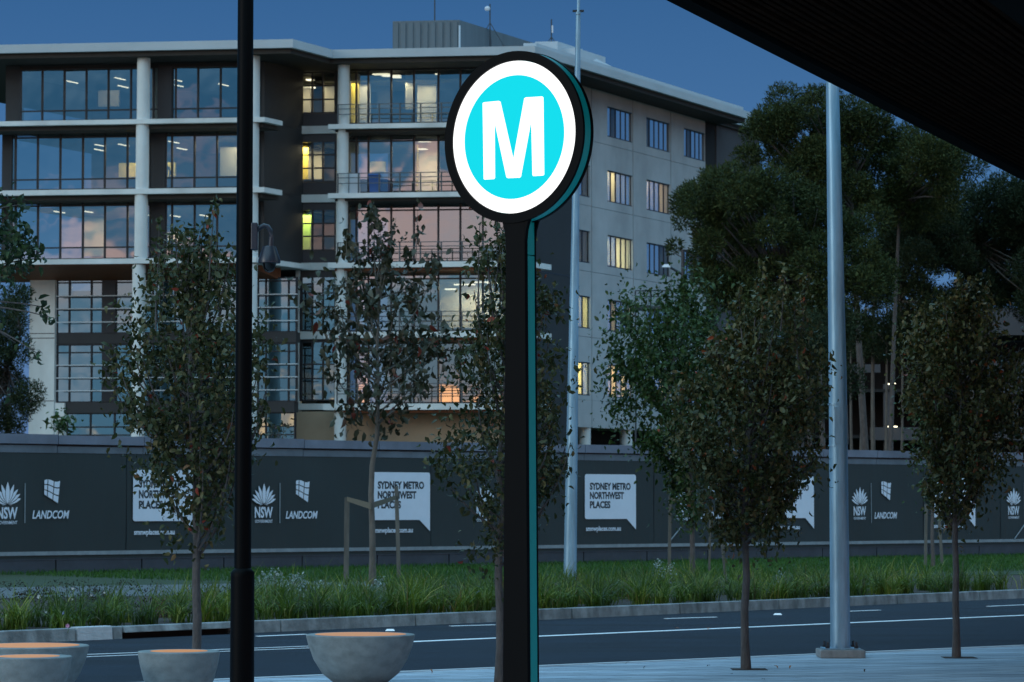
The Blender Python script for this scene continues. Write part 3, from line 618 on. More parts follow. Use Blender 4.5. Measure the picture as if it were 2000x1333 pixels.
part(860, 985, 548, 640, WBg + 3.5, M['innerw'])
def room_light(x, w, z, e, size=1.6, col=(1, .86, .55)):
    ld = bpy.data.lights.new('office_lamp', 'AREA'); ld.energy = e; ld.size = size; ld.shape = 'SQUARE'; ld.color = col
    o = bpy.data.objects.new('office_lamp', ld); C.objects.link(o); u = Fz(w, x, 400)[0]; p = BP(u, w, z - .52); o.location = p; o.parent = bld; o.location = Vector(p) - ORG[bld.name]
for x, w, k, e, in ((285, 2.0, 1, 150), (470, 1.4, 1, 110), (215, 2.6, 0, 34), (190, 3, 2, 60), (320, 1.8, 2, 80)): room_light(x, WAg + w, ceilA[k], e)
for x, w, k, e in ((700, .8, 0, 26), (775, 1.2, 0, 32), (830, 1.3, 0, 22), (735, 2.4, 1, 24), (838, 1.8, 1, 60), (605, .9, 0, 16), (600, .8, 1, 42), (600, .8, 2, 26), (920, 2.2, 3, 75)): room_light(x, WBg + w, ceilB[k], e * 2.6, 1.0)
for (i, j, e, cc) in ((1, 1, 26, (1, .85, .5)), (2, 1, 18, (1, .75, .5)), (1, 2, 60, (1, .95, .6)), (0, 3, 42, (1, .9, .35)), (0, 4, 80, (1, .85, .3)), (1, 4, 55, (1, .7, .35)), (1, 3, 12, (1, .8, .4)), (2, 4, 18, (1, .8, .3))):
    c0, c1 = cols_[i]; z1, z0 = wr[j]; ld = bpy.data.lights.new('office_lamp', 'AREA'); ld.energy = e * 3; ld.size = 1; ld.color = cc
    o = bpy.data.objects.new('office_lamp', ld); C.objects.link(o); o.parent = bld
    o.location = Vector(BP(UC - 1.4, (c0 + c1) / 2 + (.8 if j < 2 else 0), z1 + .3)) - ORG[bld.name]
for (x, y, w, L) in ((742, 145, 1.5, .8), (762, 148, 1.2, .9), (772, 151, 1.2, .4), (825, 278, 2, .7), (848, 281, 2.5, .5), (742, 281, 2.5, .6), (823, 291, 3, .4), (836, 289, 3, .4), (603, 156, 1.5, .3), (602, 171, 2, .5), (593, 425, 1.5, .2), (913, 548, 2, .6), (940, 551, 2, .8), (905, 556, 2.5, 1.0), (960, 553, 2, .5), (878, 565, 2.6, .5), (852, 145, .6, .12)):
    tube_light(x, y, WBg + w, L, .25)
# ---- things on the balcony
def on_balcony(x, w, k): u = Fz(w, x, 350)[0]; p = BP(u, w, zsB[k][0]); return p
p = on_balcony(732, WB + 1.0, 1); r = thing('wheelie_bin', p, 'blue wheelie bin standing behind the railing of the second balcony from the top', 'bin')
m = MB(); m.hexa([(p[0] - .24, p[1] - .26, p[2] + .08), (p[0] + .24, p[1] - .26, p[2] + .08), (p[0] + .24, p[1] + .26, p[2] + .08), (p[0] - .24, p[1] + .26, p[2] + .08), (p[0] - .3, p[1] - .33, p[2] + .92), (p[0] + .3, p[1] - .33, p[2] + .92), (p[0] + .3, p[1] + .33, p[2] + .92), (p[0] - .3, p[1] + .33, p[2] + .92)]); m.build('body', M['bin'], r)
m = MB(); m.hexa([(p[0] - .33, p[1] - .37, p[2] + .922), (p[0] + .33, p[1] - .37, p[2] + .922), (p[0] + .33, p[1] + .37, p[2] + .922), (p[0] - .33, p[1] + .37, p[2] + .922), (p[0] - .28, p[1] - .3, p[2] + 1.0), (p[0] + .28, p[1] - .3, p[2] + 1.0), (p[0] + .28, p[1] + .37, p[2] + 1.04), (p[0] - .28, p[1] + .37, p[2] + 1.04)]); m.build('lid', M['bin'], r)
for s in (-1, 1):
    m = MB(); m.tube([(p[0] + s * .22, p[1] + .22, p[2] + .1), (p[0] + s * .28, p[1] + .22, p[2] + .1)], .1, 10); m.build('wheel', M['frame'], r)
p = on_balcony(693, WB + 1.1, 1); r = thing('storage_cabinet', p, 'white cabinet on the balcony between the round column and the blue bin', 'cabinet')
m = MB(); m.box(p[0] - .27, p[0] + .27, p[1] - .2, p[1] + .2, p[2], p[2] + 1.05); m.build('body', M['cab'], r)
m = MB(); m.box(p[0] - .24, p[0] + .24, p[1] - .215, p[1] - .202, p[2] + .08, p[2] + 1.0); d_ = m.build('door', M['cab'], r); m = MB(); m.box(p[0] + .16, p[0] + .19, p[1] - .24, p[1] - .216, p[2] + .45, p[2] + .62); m.build('handle', M['frame'], d_)
# a figure standing inside, seen as a dark silhouette against the yellow partition
u = Fz(WAg + 1.0, 323, 340)[0]; pp = BP(u, WAg + 1.0, zsA[1][0]); r = thing('person', pp, 'dark figure standing inside the middle floor window in front of the yellow partition', 'person')
J = {'pelvis': (0, 0, .92, .13), 'chest': (0, 0, 1.28, .15), 'neck': (0, 0, 1.48, .055), 'head': (0, -.01, 1.60, .085), 'top': (0, -.01, 1.70, .07), 'sl': (-.18, 0, 1.40, .055), 'sr': (.18, 0, 1.40, .055), 'el': (-.24, .02, 1.12, .042), 'er': (.24, .02, 1.12, .042), 'wl': (-.22, -.1, .90, .03), 'wr': (.22, -.1, .90, .03), 'hl': (-.22, -.14, .82, .03), 'hr': (.22, -.14, .82, .03), 'kl': (-.11, -.01, .49, .06), 'kr': (.11, -.01, .49, .06), 'al': (-.11, .01, .08, .04), 'ar': (.11, .01, .08, .04), 'fl': (-.12, -.14, .04, .035), 'fr': (.12, -.14, .04, .035)}
E_ = [('pelvis', 'chest'), ('chest', 'neck'), ('neck', 'head'), ('head', 'top'), ('chest', 'sl'), ('chest', 'sr'), ('sl', 'el'), ('sr', 'er'), ('el', 'wl'), ('er', 'wr'), ('wl', 'hl'), ('wr', 'hr'), ('pelvis', 'kl'), ('pelvis', 'kr'), ('kl', 'al'), ('kr', 'ar'), ('al', 'fl'), ('ar', 'fr')]
ks = list(J); me = bpy.data.meshes.new('body'); me.from_pydata([J[k][:3] for k in ks], [(ks.index(a), ks.index(b)) for a, b in E_], []); o = bpy.data.objects.new('body', me); C.objects.link(o); o.parent = r
o.modifiers.new('s', 'SKIN'); sk = me.skin_vertices[0] if me.skin_vertices else None
if sk:
    for i, k in enumerate(ks): sk.data[i].radius = (J[k][3], J[k][3])
    sk.data[0].use_root = True
ss = o.modifiers.new('d', 'SUBSURF'); ss.levels = ss.render_levels = 1
dgr = bpy.context.evaluated_depsgraph_get(); me2 = bpy.data.meshes.new_from_object(o.evaluated_get(dgr)); o.modifiers.clear(); o.data = me2
me2.materials.clear(); me2.materials.append(M['cloth'])

# ================================================================ HOARDING WALL
def HP(t, off, z): q = h0[:2] + dh * t - nh * off; return (float(q[0]), float(q[1]), float(z))
def ht(x):
    lo, hi = -60., 200.
    for _ in range(50):
        m_ = (lo + hi) / 2; p = h0[:2] + dh * m_
        if 1000 + F * p[0] / p[1] < x: lo = m_
        else: hi = m_
    return lo
def hz(x, y): t = ht(x); p = h0[:2] + dh * t; return float(atY(x, y, p[1])[2])
hoard = thing('site_hoarding', HP(20, 0, 0), 'long charcoal banner hoarding with concrete capped wall printed with white logos', 'hoarding')
def hb_(t0, t1, o0, o1, z0, z1): m = MB(); m.hexa([HP(t0, o1, z0), HP(t1, o1, z0), HP(t1, o0, z0), HP(t0, o0, z0), HP(t0, o1, z1), HP(t1, o1, z1), HP(t1, o0, z1), HP(t0, o0, z1)]); return m
zc1, zc0, zr1, zr0 = hz(600, 859), hz(600, 876), hz(600, 879), hz(600, 892); zl1, zl0 = hz(600, 1071), hz(600, 1078)
T0, T1 = ht(-250), ht(2300)
t = T0; k = 0
while t < T1:
    t2 = t + 2.4; dz = random.uniform(-.012, .012)
    hb_(t + .01, t2 - .01, -.32, .10, zc0, zc1 + dz).build('coping', M['coping'], hoard)
    hb_(t + .008, t2 - .008, -.01, .05, zr0, zr1 + dz).build('top_rail', M['copl'], hoard)
    t = t2
hb_(T0, T1, -.25, -.02, 0, zc0 - .002).build('wall', M['hbase'], hoard)
jt = [T0] + [ht(x) for x in (246, 462, 840, 1275, 1448, 1800, 1950)] + [T1]
for i in range(len(jt) - 1):                                          # banner sheets with slightly lifted edges
    n = 14; V = []; a, e = jt[i] + .01, jt[i + 1] - .01
    m = MB(); nzv = 8
    vs = []; 
    for ii in range(n + 1):
        for jj in range(nzv + 1):
            s_ = ii / n; r_ = jj / nzv
            off = .035 + .012 * math.sin(6.3 * s_ * 2 + i + r_ * 3) * math.sin(PI * r_) + random.uniform(0, .003)
            vs.append(HP(a + (e - a) * s_, off, zl0 - .08 + (zr0 + .02 - zl0 + .08) * r_))
    m.add(vs, [(ii * (nzv + 1) + jj, (ii + 1) * (nzv + 1) + jj, (ii + 1) * (nzv + 1) + jj + 1, ii * (nzv + 1) + jj + 1) for ii in range(n) for jj in range(nzv)])
    m.build('banner', M['banner'], hoard, smooth=True)
hb_(T0, T1, .055, .07, zl0, zl1).build('bottom_hem', M['hline'], hoard)
for i in range(int((T1 - T0) / 2.4)): hb_(T0 + i * 2.4 + .02, T0 + i * 2.4 + 2.38, -.015, .03, 0, zl0 - .082).build('base_board', M['hbase'], hoard)
hb_(T0, T1, -.0, .04, .30, .33).build('base_rail', M['hbase'], hoard)
for x in (1300, 1975):                                                # loose straps / folds at sheet corners
    t_ = ht(x); m = MB(); m.tube([HP(t_, .08, zl1), HP(t_ + .5, .09, zl1 + .45)], .018, 5); m.build('strap', M['hline'], hoard)
PO = .062
def hp_poly(t, z, pts, m, name, off=PO, parent=hoard, th=.004):
    mb = MB(); v = [HP(t + x, off, z + y) for x, y in pts]; d = np.array(HP(0, th, 0)) - np.array(HP(0, 0, 0)); mb.poly(v, tuple(d)); return mb.build(name, m, parent)
# facing the street the t axis runs to the right
H_MAT = Matrix(((dh[0], 0, nh[0] * -1, 0), (dh[1], 0, nh[1] * -1, 0), (0, 1, 0, 0), (0, 0, 0, 1)))
def text(s, t, z, size, m, width=None, shear=0, bold=0, name='lettering', off=PO + .004, parent=hoard, sx_=1):
    cu = bpy.data.curves.new('t', 'FONT'); cu.body = s; cu.size = size; cu.shear = shear; cu.offset = bold; cu.extrude = .001; cu.resolution_u = 3; cu.space_character = 1.0
    o = bpy.data.objects.new('t', cu); C.objects.link(o); dg = bpy.context.evaluated_depsgraph_get(); me = bpy.data.meshes.new_from_object(o.evaluated_get(dg)); bpy.data.objects.remove(o)
    xs = [v.co.x for v in me.vertices]; x0, x1 = min(xs), max(xs); k = width / (x1 - x0) if width else sx_
    mw = H_MAT.copy(); base = Vector(HP(t, off, z)) - ORG[parent.name]
    for v in me.vertices: v.co = mw @ Vector(((v.co.x - x0) * k, v.co.y, v.co.z)) + base
    me.materials.clear(); me.materials.append(m); o = bpy.data.objects.new(name, me); C.objects.link(o); o.parent = parent; ORG[o.name] = ORG[parent.name].copy(); return o
def round_rect(w, h, r, tail):
    pts = []
    for cx, cy, a0 in ((r, r, 180), ):
        pts += [(cx + r * math.cos(math.radians(a)), cy + r * math.sin(math.radians(a))) for a in (180, 210, 240, 270)]
    pts += [(w - tail * 1.15, 0), (w, -tail * .95)]
    pts += [(w, h - r), (w - r * .3, h - r * .3), (w - r, h), (r, h), (r * .3, h - r * .3), (0, h - r)]
    return pts
zb1, zb0 = hz(780, 923), hz(780, 1016)                                # bubble top and foot
def bubble(x0, x1):
    t0, t1 = ht(x0), ht(x1); w = t1 - t0; h = zb1 - zb0
    b = hp_poly(t0, zb0, round_rect(w, h, .06, .16 * w), M['print_'], 'speech_bubble')
    for i, s in enumerate(('SYDNEY METRO', 'NORTHWEST', 'PLACES')):
        text(s, t0 + w * .095, zb0 + h * (.66 - .205 * i), h * .205, M['ink'], width=w * (.80, .665, .40)[i], bold=.012, parent=b)
    text('smnwplaces.com.au', t0 + w * .02, zb0 - h * .26, h * .145, M['print_'], width=w * .68, bold=.005)
def emblem(x):
    """white waratah-like flower of petals over NSW GOVERNMENT"""
    t0 = ht(x); s = (ht(532) - ht(494)) / 2 ; zc = hz(x, 984.5) ; H = s
    def petal(a, L, W, cx=0, cy=0):
        pts = []
        for q in range(9):
            f_ = q / 8; pts.append((W * math.sin(PI * f_) ** .8 * (1 - .1 * f_), L * f_))
        for q in range(7, 0, -1):
            f_ = q / 8; pts.append((-W * math.sin(PI * f_) ** .8 * (1 - .1 * f_), L * f_))
        ca, sa = math.cos(a), math.sin(a); return [(cx + x_ * ca + y_ * sa, cy - x_ * sa + y_ * ca) for x_, y_ in pts]
    m = MB(); d = np.array(HP(0, .004, 0)) - np.array(HP(0, 0, 0))
    k = 0; mi = MB()
    for a, L, W in ((-1.25, 1.0, .17), (1.25, 1.0, .17), (-.98, 1.08, .15), (.98, 1.08, .15), (-.68, 1.15, .15), (.68, 1.15, .15), (-.36, 1.25, .16), (.36, 1.25, .16), (0, 1.32, .19)):
        vi = [HP(t0 + x_ * s, PO + .0012 * k, zc + y_ * s) for x_, y_ in petal(a, L * 1.28 + .04, W + .045, 0, -.02)]; mi.poly(vi, tuple(d)); v = [HP(t0 + x_ * s, PO + .0012 * k + .0008, zc + y_ * s) for x_, y_ in petal(a, L * 1.28, W)]; m.poly(v, tuple(d)); k += 1
    e = m.build('flower_emblem', M['print_'], hoard); mi.build('emblem_outline', M['banner'], hoard)
    m = MB()
    for sg in (-1, 1): m.poly([HP(t0 + sg * .05 * s, PO, zc - .04 * s), HP(t0 + sg * .35 * s, PO, zc - .04 * s), HP(t0 + sg * .8 * s, PO, zc + .10 * s), HP(t0 + sg * .35 * s, PO, zc - .11 * s)], tuple(d))
    m.build('emblem_leaf', M['print_'], hoard)
    text('NSW', t0 - s * .92, zc - s * 1.12, s * 1.22, M['print_'], width=s * 1.84, bold=.010)
    text('GOVERNMENT', t0 - s * .9, zc - s * 1.56, s * .36, M['print_'], width=s * 1.8, bold=.001)
def landcom(x, hw):
    t0 = ht(x); s = (ht(x + hw) - ht(x - hw)) / 2; zt_ = hz(x, 985)
    text('LANDCOM', t0 - s, hz(x, 1013), s * .52, M['print_'], width=2 * s * 1.0, shear=.22, bold=.006)
    # nine wavy tiles
    d = np.array(HP(0, .004, 0)) - np.array(HP(0, 0, 0)); W = s * .90; Hh = s * .80; zc = hz(x, 955) - .0; f = MB()
    fx = [0, .24, .62, 1.0]; fy = [0, .34, .68, 1.0]
    def mapp(a, b_):
        return (-.45 * W + a * W - b_ * .0 - (1 - b_) * .13 * W * a + 0.02 * W, (b_ - .5) * Hh * (1) + .07 * Hh * math.sin(2 * PI * a) * b_ - (1 - b_) * .55 * Hh * (a - .3))
    for i in range(3):
        for j in range(3):
            g_ = .028; a0, a1, b0, b1 = fx[i] + g_, fx[i + 1] - g_, fy[j] + g_, fy[j + 1] - g_
            pts = [(a0, b0), ((a0 + a1) / 2, b0), (a1, b0), (a1, b1), ((a0 + a1) / 2, b1), (a0, b1)]
            m = MB(); m.poly([HP(t0 + mapp(*q)[0], PO, zc + mapp(*q)[1]) for q in pts], tuple(d)); m.build('logo_tile', M['print_'], hoard)
for a in ((258, 374), (724, 837), (1139, 1238.5), (1492, 1585.5), (1817, 1900)): bubble(*a)
for x in (13, 513, 943, 1331, 1675, 1975): emblem(x)
for x, hw in ((98, 36), (587, 31), (1010, 29), (1389, 25), (1725.5, 22), (2022, 20)): landcom(x, hw)
for x in (47.5, 544.5, 975, 1357, 1697.5, 1996):
    t_ = ht(x); hb_(t_ - .012, t_ + .012, PO, PO + .004, hz(x, 1022), hz(x, 944)).build('divider_line', M['hline'], hoard)

# ================================================================ STATION CANOPY (dark, overhead)
ZC = 5.5; ca_, cb_ = atz(1305, 0, ZC), atz(2000, 352, ZC); dc = (cb_ - ca_)[:2]; dc /= np.linalg.norm(dc); nc = np.array([dc[1], -dc[0]])
can = thing('station_canopy', (float(ca_[0]) + 3, float(ca_[1]), 0), 'dark overhanging canopy roof with brown timber battens in the top right corner', 'canopy')
def KP(t, n, z): q = ca_[:2] + dc * t + nc * n; return (float(q[0]), float(q[1]), z)
def kbx(t0, t1, n0, n1, z0, z1): m = MB(); m.hexa([KP(t0, n0, z0), KP(t1, n0, z0), KP(t1, n1, z0), KP(t0, n1, z0), KP(t0, n0, z1), KP(t1, n0, z1), KP(t1, n1, z1), KP(t0, n1, z1)]); return m
kbx(-24, 30, .15, 12, ZC + .12, ZC + .5).build('roof_deck', M['canopy'], can)
kbx(-24, 30, -.02, .15, ZC, ZC + .5).build('edge_beam', M['canopy'], can)
kbx(-24, 30, 2.35, 3.1, ZC - .05, ZC + .115).build('beam', M['canopy'], can)
for i in range(26):
    n0 = .2 + i * .083
    kbx(-8, 30, n0, n0 + .045, ZC + .03 + random.uniform(-.01, .01), ZC + .11).build('batten', M['slat'], can)
for i in range(40):
    kbx(-10 + i * 1.0, -10 + i * 1.0 + .06, 3.2, 9, ZC + .01, ZC + .11).build('batten', M['slat'], can)
# two canopy posts, far behind the camera and out of view, carry it
for t_ in (-20,): m = MB(); p = KP(t_, 6, 0); m.tube([p, (p[0], p[1], ZC)], .15, 12); m.build('post', M['canopy'], can)
for t_ in (24,): m = MB(); p = KP(t_, 10, 0); m.tube([p, (p[0], p[1], ZC)], .15, 12); m.build('post', M['canopy'], can)

# ================================================================ METRO TOTEM
YD = 20.0; cT = atY(1003, 268, YD); th_ = math.acos(.803); ux = Vector((math.cos(th_), -math.sin(th_), 0)); nx = Vector((-math.sin(th_), -math.cos(th_), 0)); uz = Vector((0, 0, 1))
cT = Vector(cT); tot = thing('metro_totem', (cT.x, cT.y, 0), 'black totem post topped by a lit round white and teal sign with letter M', 'sign')
PXM = F / YD
def TP(u, v, d=0): return cT + ux * u + uz * v - nx * d          # d: depth behind the face
def disc(r0, r1, d0, d1, n=96):
    """ring (r0 = 0 gives a full disc) between depths"""
    m = MB(); P = lambda r, a, d: tuple(TP(r * math.cos(a), r * math.sin(a), d))
    A = [2 * PI * i / n for i in range(n)]
    if r0 == 0: m.add([P(r1, a, d0) for a in A] + [P(r1, a, d1) for a in A], [tuple(range(n)), tuple(range(2 * n - 1, n - 1, -1))] + [(i, n + i, n + (i + 1) % n, (i + 1) % n) for i in range(n)])
    else:
        vs = [P(r0, a, d0) for a in A] + [P(r1, a, d0) for a in A] + [P(r1, a, d1) for a in A] + [P(r0, a, d1) for a in A]; fs = []
        for q in range(4):
            for i in range(n): j = (i + 1) % n; q2 = (q + 1) % 4; fs.append((q * n + i, q * n + j, q2 * n + j, q2 * n + i))
        m.add(vs, fs)
    return m
R0, R1, RO = 122.2 / PXM, 150.2 / PXM, 169.5 / PXM
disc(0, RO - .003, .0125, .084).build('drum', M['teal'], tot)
disc(R1 + .002, RO, -.010, .012).build('front_rim', M['black'], tot, smooth=True)
disc(RO - .10, RO + .002, .085, .112).build('rear_rim', M['black'], tot, smooth=True)
disc(R0, R1, .002, .011).build('white_ring', M['white_lit'], tot)
tf = disc(0, R0, .004, .0115).build('teal_face', M['teal_lit'], tot)
zc_ = lambda x, y: ((x - 1477) / 3.3333 / .803 / PXM, (-(y - 693) - .072 * (x - 1477)) / 3.3333 / PXM)
mm = [(1273, 464), (1280, 458), (1380, 452), (1390, 458), (1475, 838), (1547, 441), (1556, 435), (1662, 432), (1670, 438), (1675, 942), (1668, 949), (1606, 952), (1600, 946), (1592, 585), (1524, 955), (1516, 961), (1438, 963), (1430, 957), (1352, 590), (1354, 960), (1348, 968), (1286, 971), (1280, 966)]
m = MB(); m.poly([tuple(TP(*zc_(x, y), .000)) for x, y in mm], tuple(-nx * .003)); m.build('letter_m', M['white_lit'], tot)
# post: tapering black blade with teal side
zt_ = cT.z - RO * .97
def post_box(hw0, hw1, d0, d1, z0, z1, cx=.0): # half widths at foot and top
    m = MB(); q = [(z0, hw0), (z1, hw1)]; v = []
    for z, h in q:
        for a, d in ((cx - h, d0), (cx + h, d0), (cx + h, d1), (cx - h, d1)): p = cT + ux * a - nx * d; v.append((p.x, p.y, z))
    return m.hexa(v)
post_box(.112, .082, .0, .035, 0, zt_, cx=.015).build('post_front', M['black'], tot, bevel=.004)
zj = atY(1000, 499, 20)[2]
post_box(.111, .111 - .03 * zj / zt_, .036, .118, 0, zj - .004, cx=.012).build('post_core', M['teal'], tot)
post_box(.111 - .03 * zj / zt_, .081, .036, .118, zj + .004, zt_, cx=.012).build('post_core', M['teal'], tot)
post_box(.112, .082, .119, .135, 0, zt_, cx=.015).build('post_back', M['black'], tot, bevel=.004)
for nm, d0, d1, mt in (('gusset', .001, .034, 'black'), ('gusset', .1195, .1345, 'black')):     # flared collar under the drum
    m = MB(); v = [(.014 + a, z) for a, z in ((-.0815, zt_ - .16), (.0815, zt_ - .16), (.092, zt_ - .07), (.112, zt_ - .01), (.16, zt_ + .05), (-.16, zt_ + .05), (-.112, zt_ - .01), (-.092, zt_ - .07))]
    m.poly([tuple(cT + ux * a - nx * d0 + uz * (z - cT.z)) for a, z in v], tuple(-nx * (d1 - d0))); m.build(nm, M[mt], tot)
post_box(.16, .16, -.04, .15, 0, .03).build('base_plate', M['black'], tot)

# ================================================================ POLES
p = atY(475, 900, 20.0); px, py = float(p[0]), 20.0
lp = thing('lamp_post', (px, py, 0), 'black round lamp post with a thicker sleeve at its foot and dome camera', 'lamp post')
zs_ = float(atY(475, 1119, 20)[2]); m = MB(); m.tube([(px, py, zs_), (px, py, 9.0)], [.0595, .052], 28); m.build('shaft', M['black'], lp, smooth=True)
m = MB(); m.lathe((px, py, 0), [(.086, 0), (.083, zs_ - .03), (.083, zs_), (.060, zs_ + .03), (.058, zs_ + .031)], 32); m.build('sleeve', M['black'], lp, smooth=True)
m = MB(); m.lathe((px, py, 0), [(.17, 0), (.17, .02), (.09, .025)], 24); m.build('base_plate', M['black'], lp)
m = MB(); m.box(px - .5, px + .1, py - .12, py + .12, 9.0, 9.08); m.build('lantern', M['black'], lp)
# dome camera hung from the post
q = lambda x, y: Vector(atY(x, y, 20.0)); c0 = q(498, 462)
cc = thing('dome_camera', tuple(q(500, 462)), 'grey dome security camera on a curved arm fixed to the black post', 'camera')
m = MB(); a, b_ = q(491, 436), q(503, 489); m.box(a.x, b_.x, 19.96, 20.04, b_.z, a.z); m.build('mount', M['grey'], cc, bevel=.006)
pts = [q(500, 452), q(508, 445), q(516, 441), q(523, 443), q(528, 451), q(530, 463), q(529, 482)]; m = MB(); m.tube(pts, .016, 12); m.build('arm', M['grey'], cc, smooth=True)
d_ = q(526, 512); m = MB(); m.lathe(tuple(d_), [(.022, .112), (.045, .108), (.062, .06), (.079, .01), (.078, -.008), (.05, -.010)][::-1], 28); m.build('housing', M['grey'], cc, smooth=True)
m = MB(); m.lathe(tuple(d_), [(.001, -.075), (.025, -.068), (.042, -.045), (.048, -.011)], 28); m.build('dome', M['lens'], cc, smooth=True)
# galvanised pole in front, on a concrete footing
p = atz(1641.5, 1284, 0); X_, Y_ = float(p[0]), float(p[1])
gp = thing('galvanised_pole', (X_, Y_, 0), 'thick galvanised steel pole bolted to a square concrete footing, right of centre', 'pole', None)
zx = lambda x, y: float(atY(x, y, Y_)[2])
m = MB(); m.tube([(X_, Y_, .07), (X_ - .01, Y_, 2.9), (X_ - .045, Y_, zx(1632, 170)), (X_ - .07, Y_, 10.5)], [.105, .095, .069, .055], 32); m.build('shaft', M['galv'], gp, smooth=True)
m = MB(); hw = .235; m.box(X_ - hw, X_ + hw, Y_ - hw, Y_ + hw, .001, .085); m.build('footing', M['kerbm'], gp, bevel=.01)
m = MB(); m.box(X_ - .19, X_ + .19, Y_ - .19, Y_ + .19, .087, .10); m.build('base_plate', M['galv'], gp)
for sx_, sy_ in ((-1, -1), (1, -1), (-1, 1), (1, 1)):
    m = MB(); m.tube([(X_ + sx_ * .15, Y_ + sy_ * .15, .1), (X_ + sx_ * .15, Y_ + sy_ * .15, .165)], .012, 8); m.tube([(X_ + sx_ * .15, Y_ + sy_ * .15, .101), (X_ + sx_ * .15, Y_ + sy_ * .15, .125)], .024, 6); m.build('bolt', M['frame'], gp)
for y in (790, 871): m = MB(); z = zx(1636, y); m.lathe((X_ - .02, Y_, z), [(.096, -.008), (.096, .008)], 28); m.build('band', M['galv'], gp)
m = MB(); m.tube([(X_ + .088, Y_ - .03, zx(1655, 868)), (X_ + .081, Y_ - .03, zx(1655, 792))], .009, 8); m.build('conduit', M['hline'], gp)
m = MB(); m.box(X_ - .06, X_ - .0, Y_ - .098, Y_ - .088, zx(1640, 868), zx(1640, 795)); m.build('access_door', M['galv'], gp, bevel=.004)
m = MB(); m.box(X_ - .075, X_ + .0, Y_ - .93, Y_ + .0, 10.4, 10.48); m.build('outreach_arm', M['galv'], gp)
# second, slender pole standing in the garden
p = atz(1113, 1148, 0); X2_, Y2_ = float(p[0]), float(p[1]); gp2 = thing('street_light_pole', (X2_, Y2_, 0), 'slender pale galvanised pole rising from the grass behind the round sign', 'pole')
q2 = lambda x, y: tuple(atY(x, y, Y2_)); m = MB(); m.tube([(X2_, Y2_, 0), q2(1118, 800), q2(1124, 430), q2(1129.5, 30)], [.128, .105, .075, .046], 24); m.build('shaft', M['galv'], gp2, smooth=True)
m = MB(); m.tube([q2(1129.5, 30), q2(1131, -60)], [.032, .03], 12); m.build('upper_shaft', M['galv'], gp2, smooth=True)
m = MB(); b_ = Vector(q2(1129.5, 22)); m.box(b_.x - .11, b_.x + .11, b_.y - .02, b_.y + .02, b_.z - .02, b_.z + .02); m.build('bracket', M['frame'], gp2)
m = MB(); m.lathe((b_.x, b_.y, b_.z - .07), [(.052, 0), (.052, .05)], 16); m.build('collar', M['galv'], gp2)
b_ = Vector(q2(1113, 760))
# far street light with a short arm, and its dark pole
Yf = 96.0; q3 = lambda x, y: Vector(atY(x, y, Yf)); p = q3(1334.5, 700)
sl = thing('street_light', (p.x, Yf, 0), 'small pale street light head on a dark arm before the side of the offices', 'street light')
m = MB(); m.tube([(p.x, Yf, 0), (p.x, Yf, q3(1334, 488).z)], [.09, .06], 10); m.build('pole', M['frame'], sl, smooth=True)
m = MB(); m.tube([q3(1334, 537), q3(1310, 523)], .045, 8); m.build('arm', M['frame'], sl)
m = MB(); a, b_ = q3(1293, 517), q3(1308, 523); m.hexa([(a.x, Yf - .15, b_.z), (b_.x, Yf - .15, b_.z), (b_.x, Yf + .15, b_.z), (a.x, Yf + .15, b_.z), (a.x + .03, Yf - .1, a.z), (b_.x, Yf - .1, a.z), (b_.x, Yf + .1, a.z), (a.x + .03, Yf + .1, a.z)]); m.build('lamp_head', M['dish'], sl)
# steel landing with railing beside the offices
Yr = 128.; q4 = lambda x, y: Vector(atY(x, y, Yr)); a, b_ = q4(1241, 568), q4(1330, 568); zl_ = q4(1241, 598).z
fl = thing('steel_landing', (a.x, Yr, 0), 'grey steel landing with a tube railing half hidden by the green tree', 'landing')
for z in (a.z, (a.z + zl_) / 2 + .08): m = MB(); m.tube([(a.x, Yr, z), (b_.x, Yr, z)], .035, 6); m.build('rail', M['wire'], fl)
for k in range(4):
    xx = a.x + (b_.x - a.x) * k / 3; m = MB(); m.tube([(xx, Yr, 0), (xx, Yr, a.z)], .04, 6); m.build('post', M['wire'], fl)
m = MB(); m.box(a.x, b_.x, Yr, Yr + 1.5, zl_ - .12, zl_); m.build('deck', M['wire'], fl)

# ================================================================ CONCRETE BOWL SEATS
def bowl(x, yr, w, hgt, Dm, orr, label):
    d = (EYE - hgt) * F / (yr - 985); X = (x - 1000) / F * d; r = Dm / 2
    t = thing('bowl_seat', (X, d, 0), label, 'seat', 'concrete bowl seats on the footpath')
    prof = [(r * .36, 0), (r * .50, .02), (r * .70, hgt * .22), (r * .86, hgt * .50), (r * .955, hgt * .78), (r * .995, hgt * .955), (r, hgt * .985), (r * .985, hgt), (orr + .004, hgt + .001), (orr + .003, hgt - .03)]
    m = MB(); m.lathe((X, d, .001), prof, 64); m.build('bowl', M['bowl'], t, smooth=True)
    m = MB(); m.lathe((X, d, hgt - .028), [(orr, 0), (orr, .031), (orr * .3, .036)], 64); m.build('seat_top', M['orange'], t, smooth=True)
bowl(705.5, 1238, 0, .443, .97, .405, 'large concrete bowl seat with orange top, right of the black post')
bowl(352.5, 1270.5, 0, .44, .648, .225, 'small concrete bowl seat with orange top just left of the black post')
bowl(62, 1259.5, 0, .443, .97, .405, 'large concrete bowl seat at the left edge, behind a smaller one')
bowl(60, 1280.5, 0, .44, .66, .235, 'small concrete bowl seat in front of the large one at the left edge')

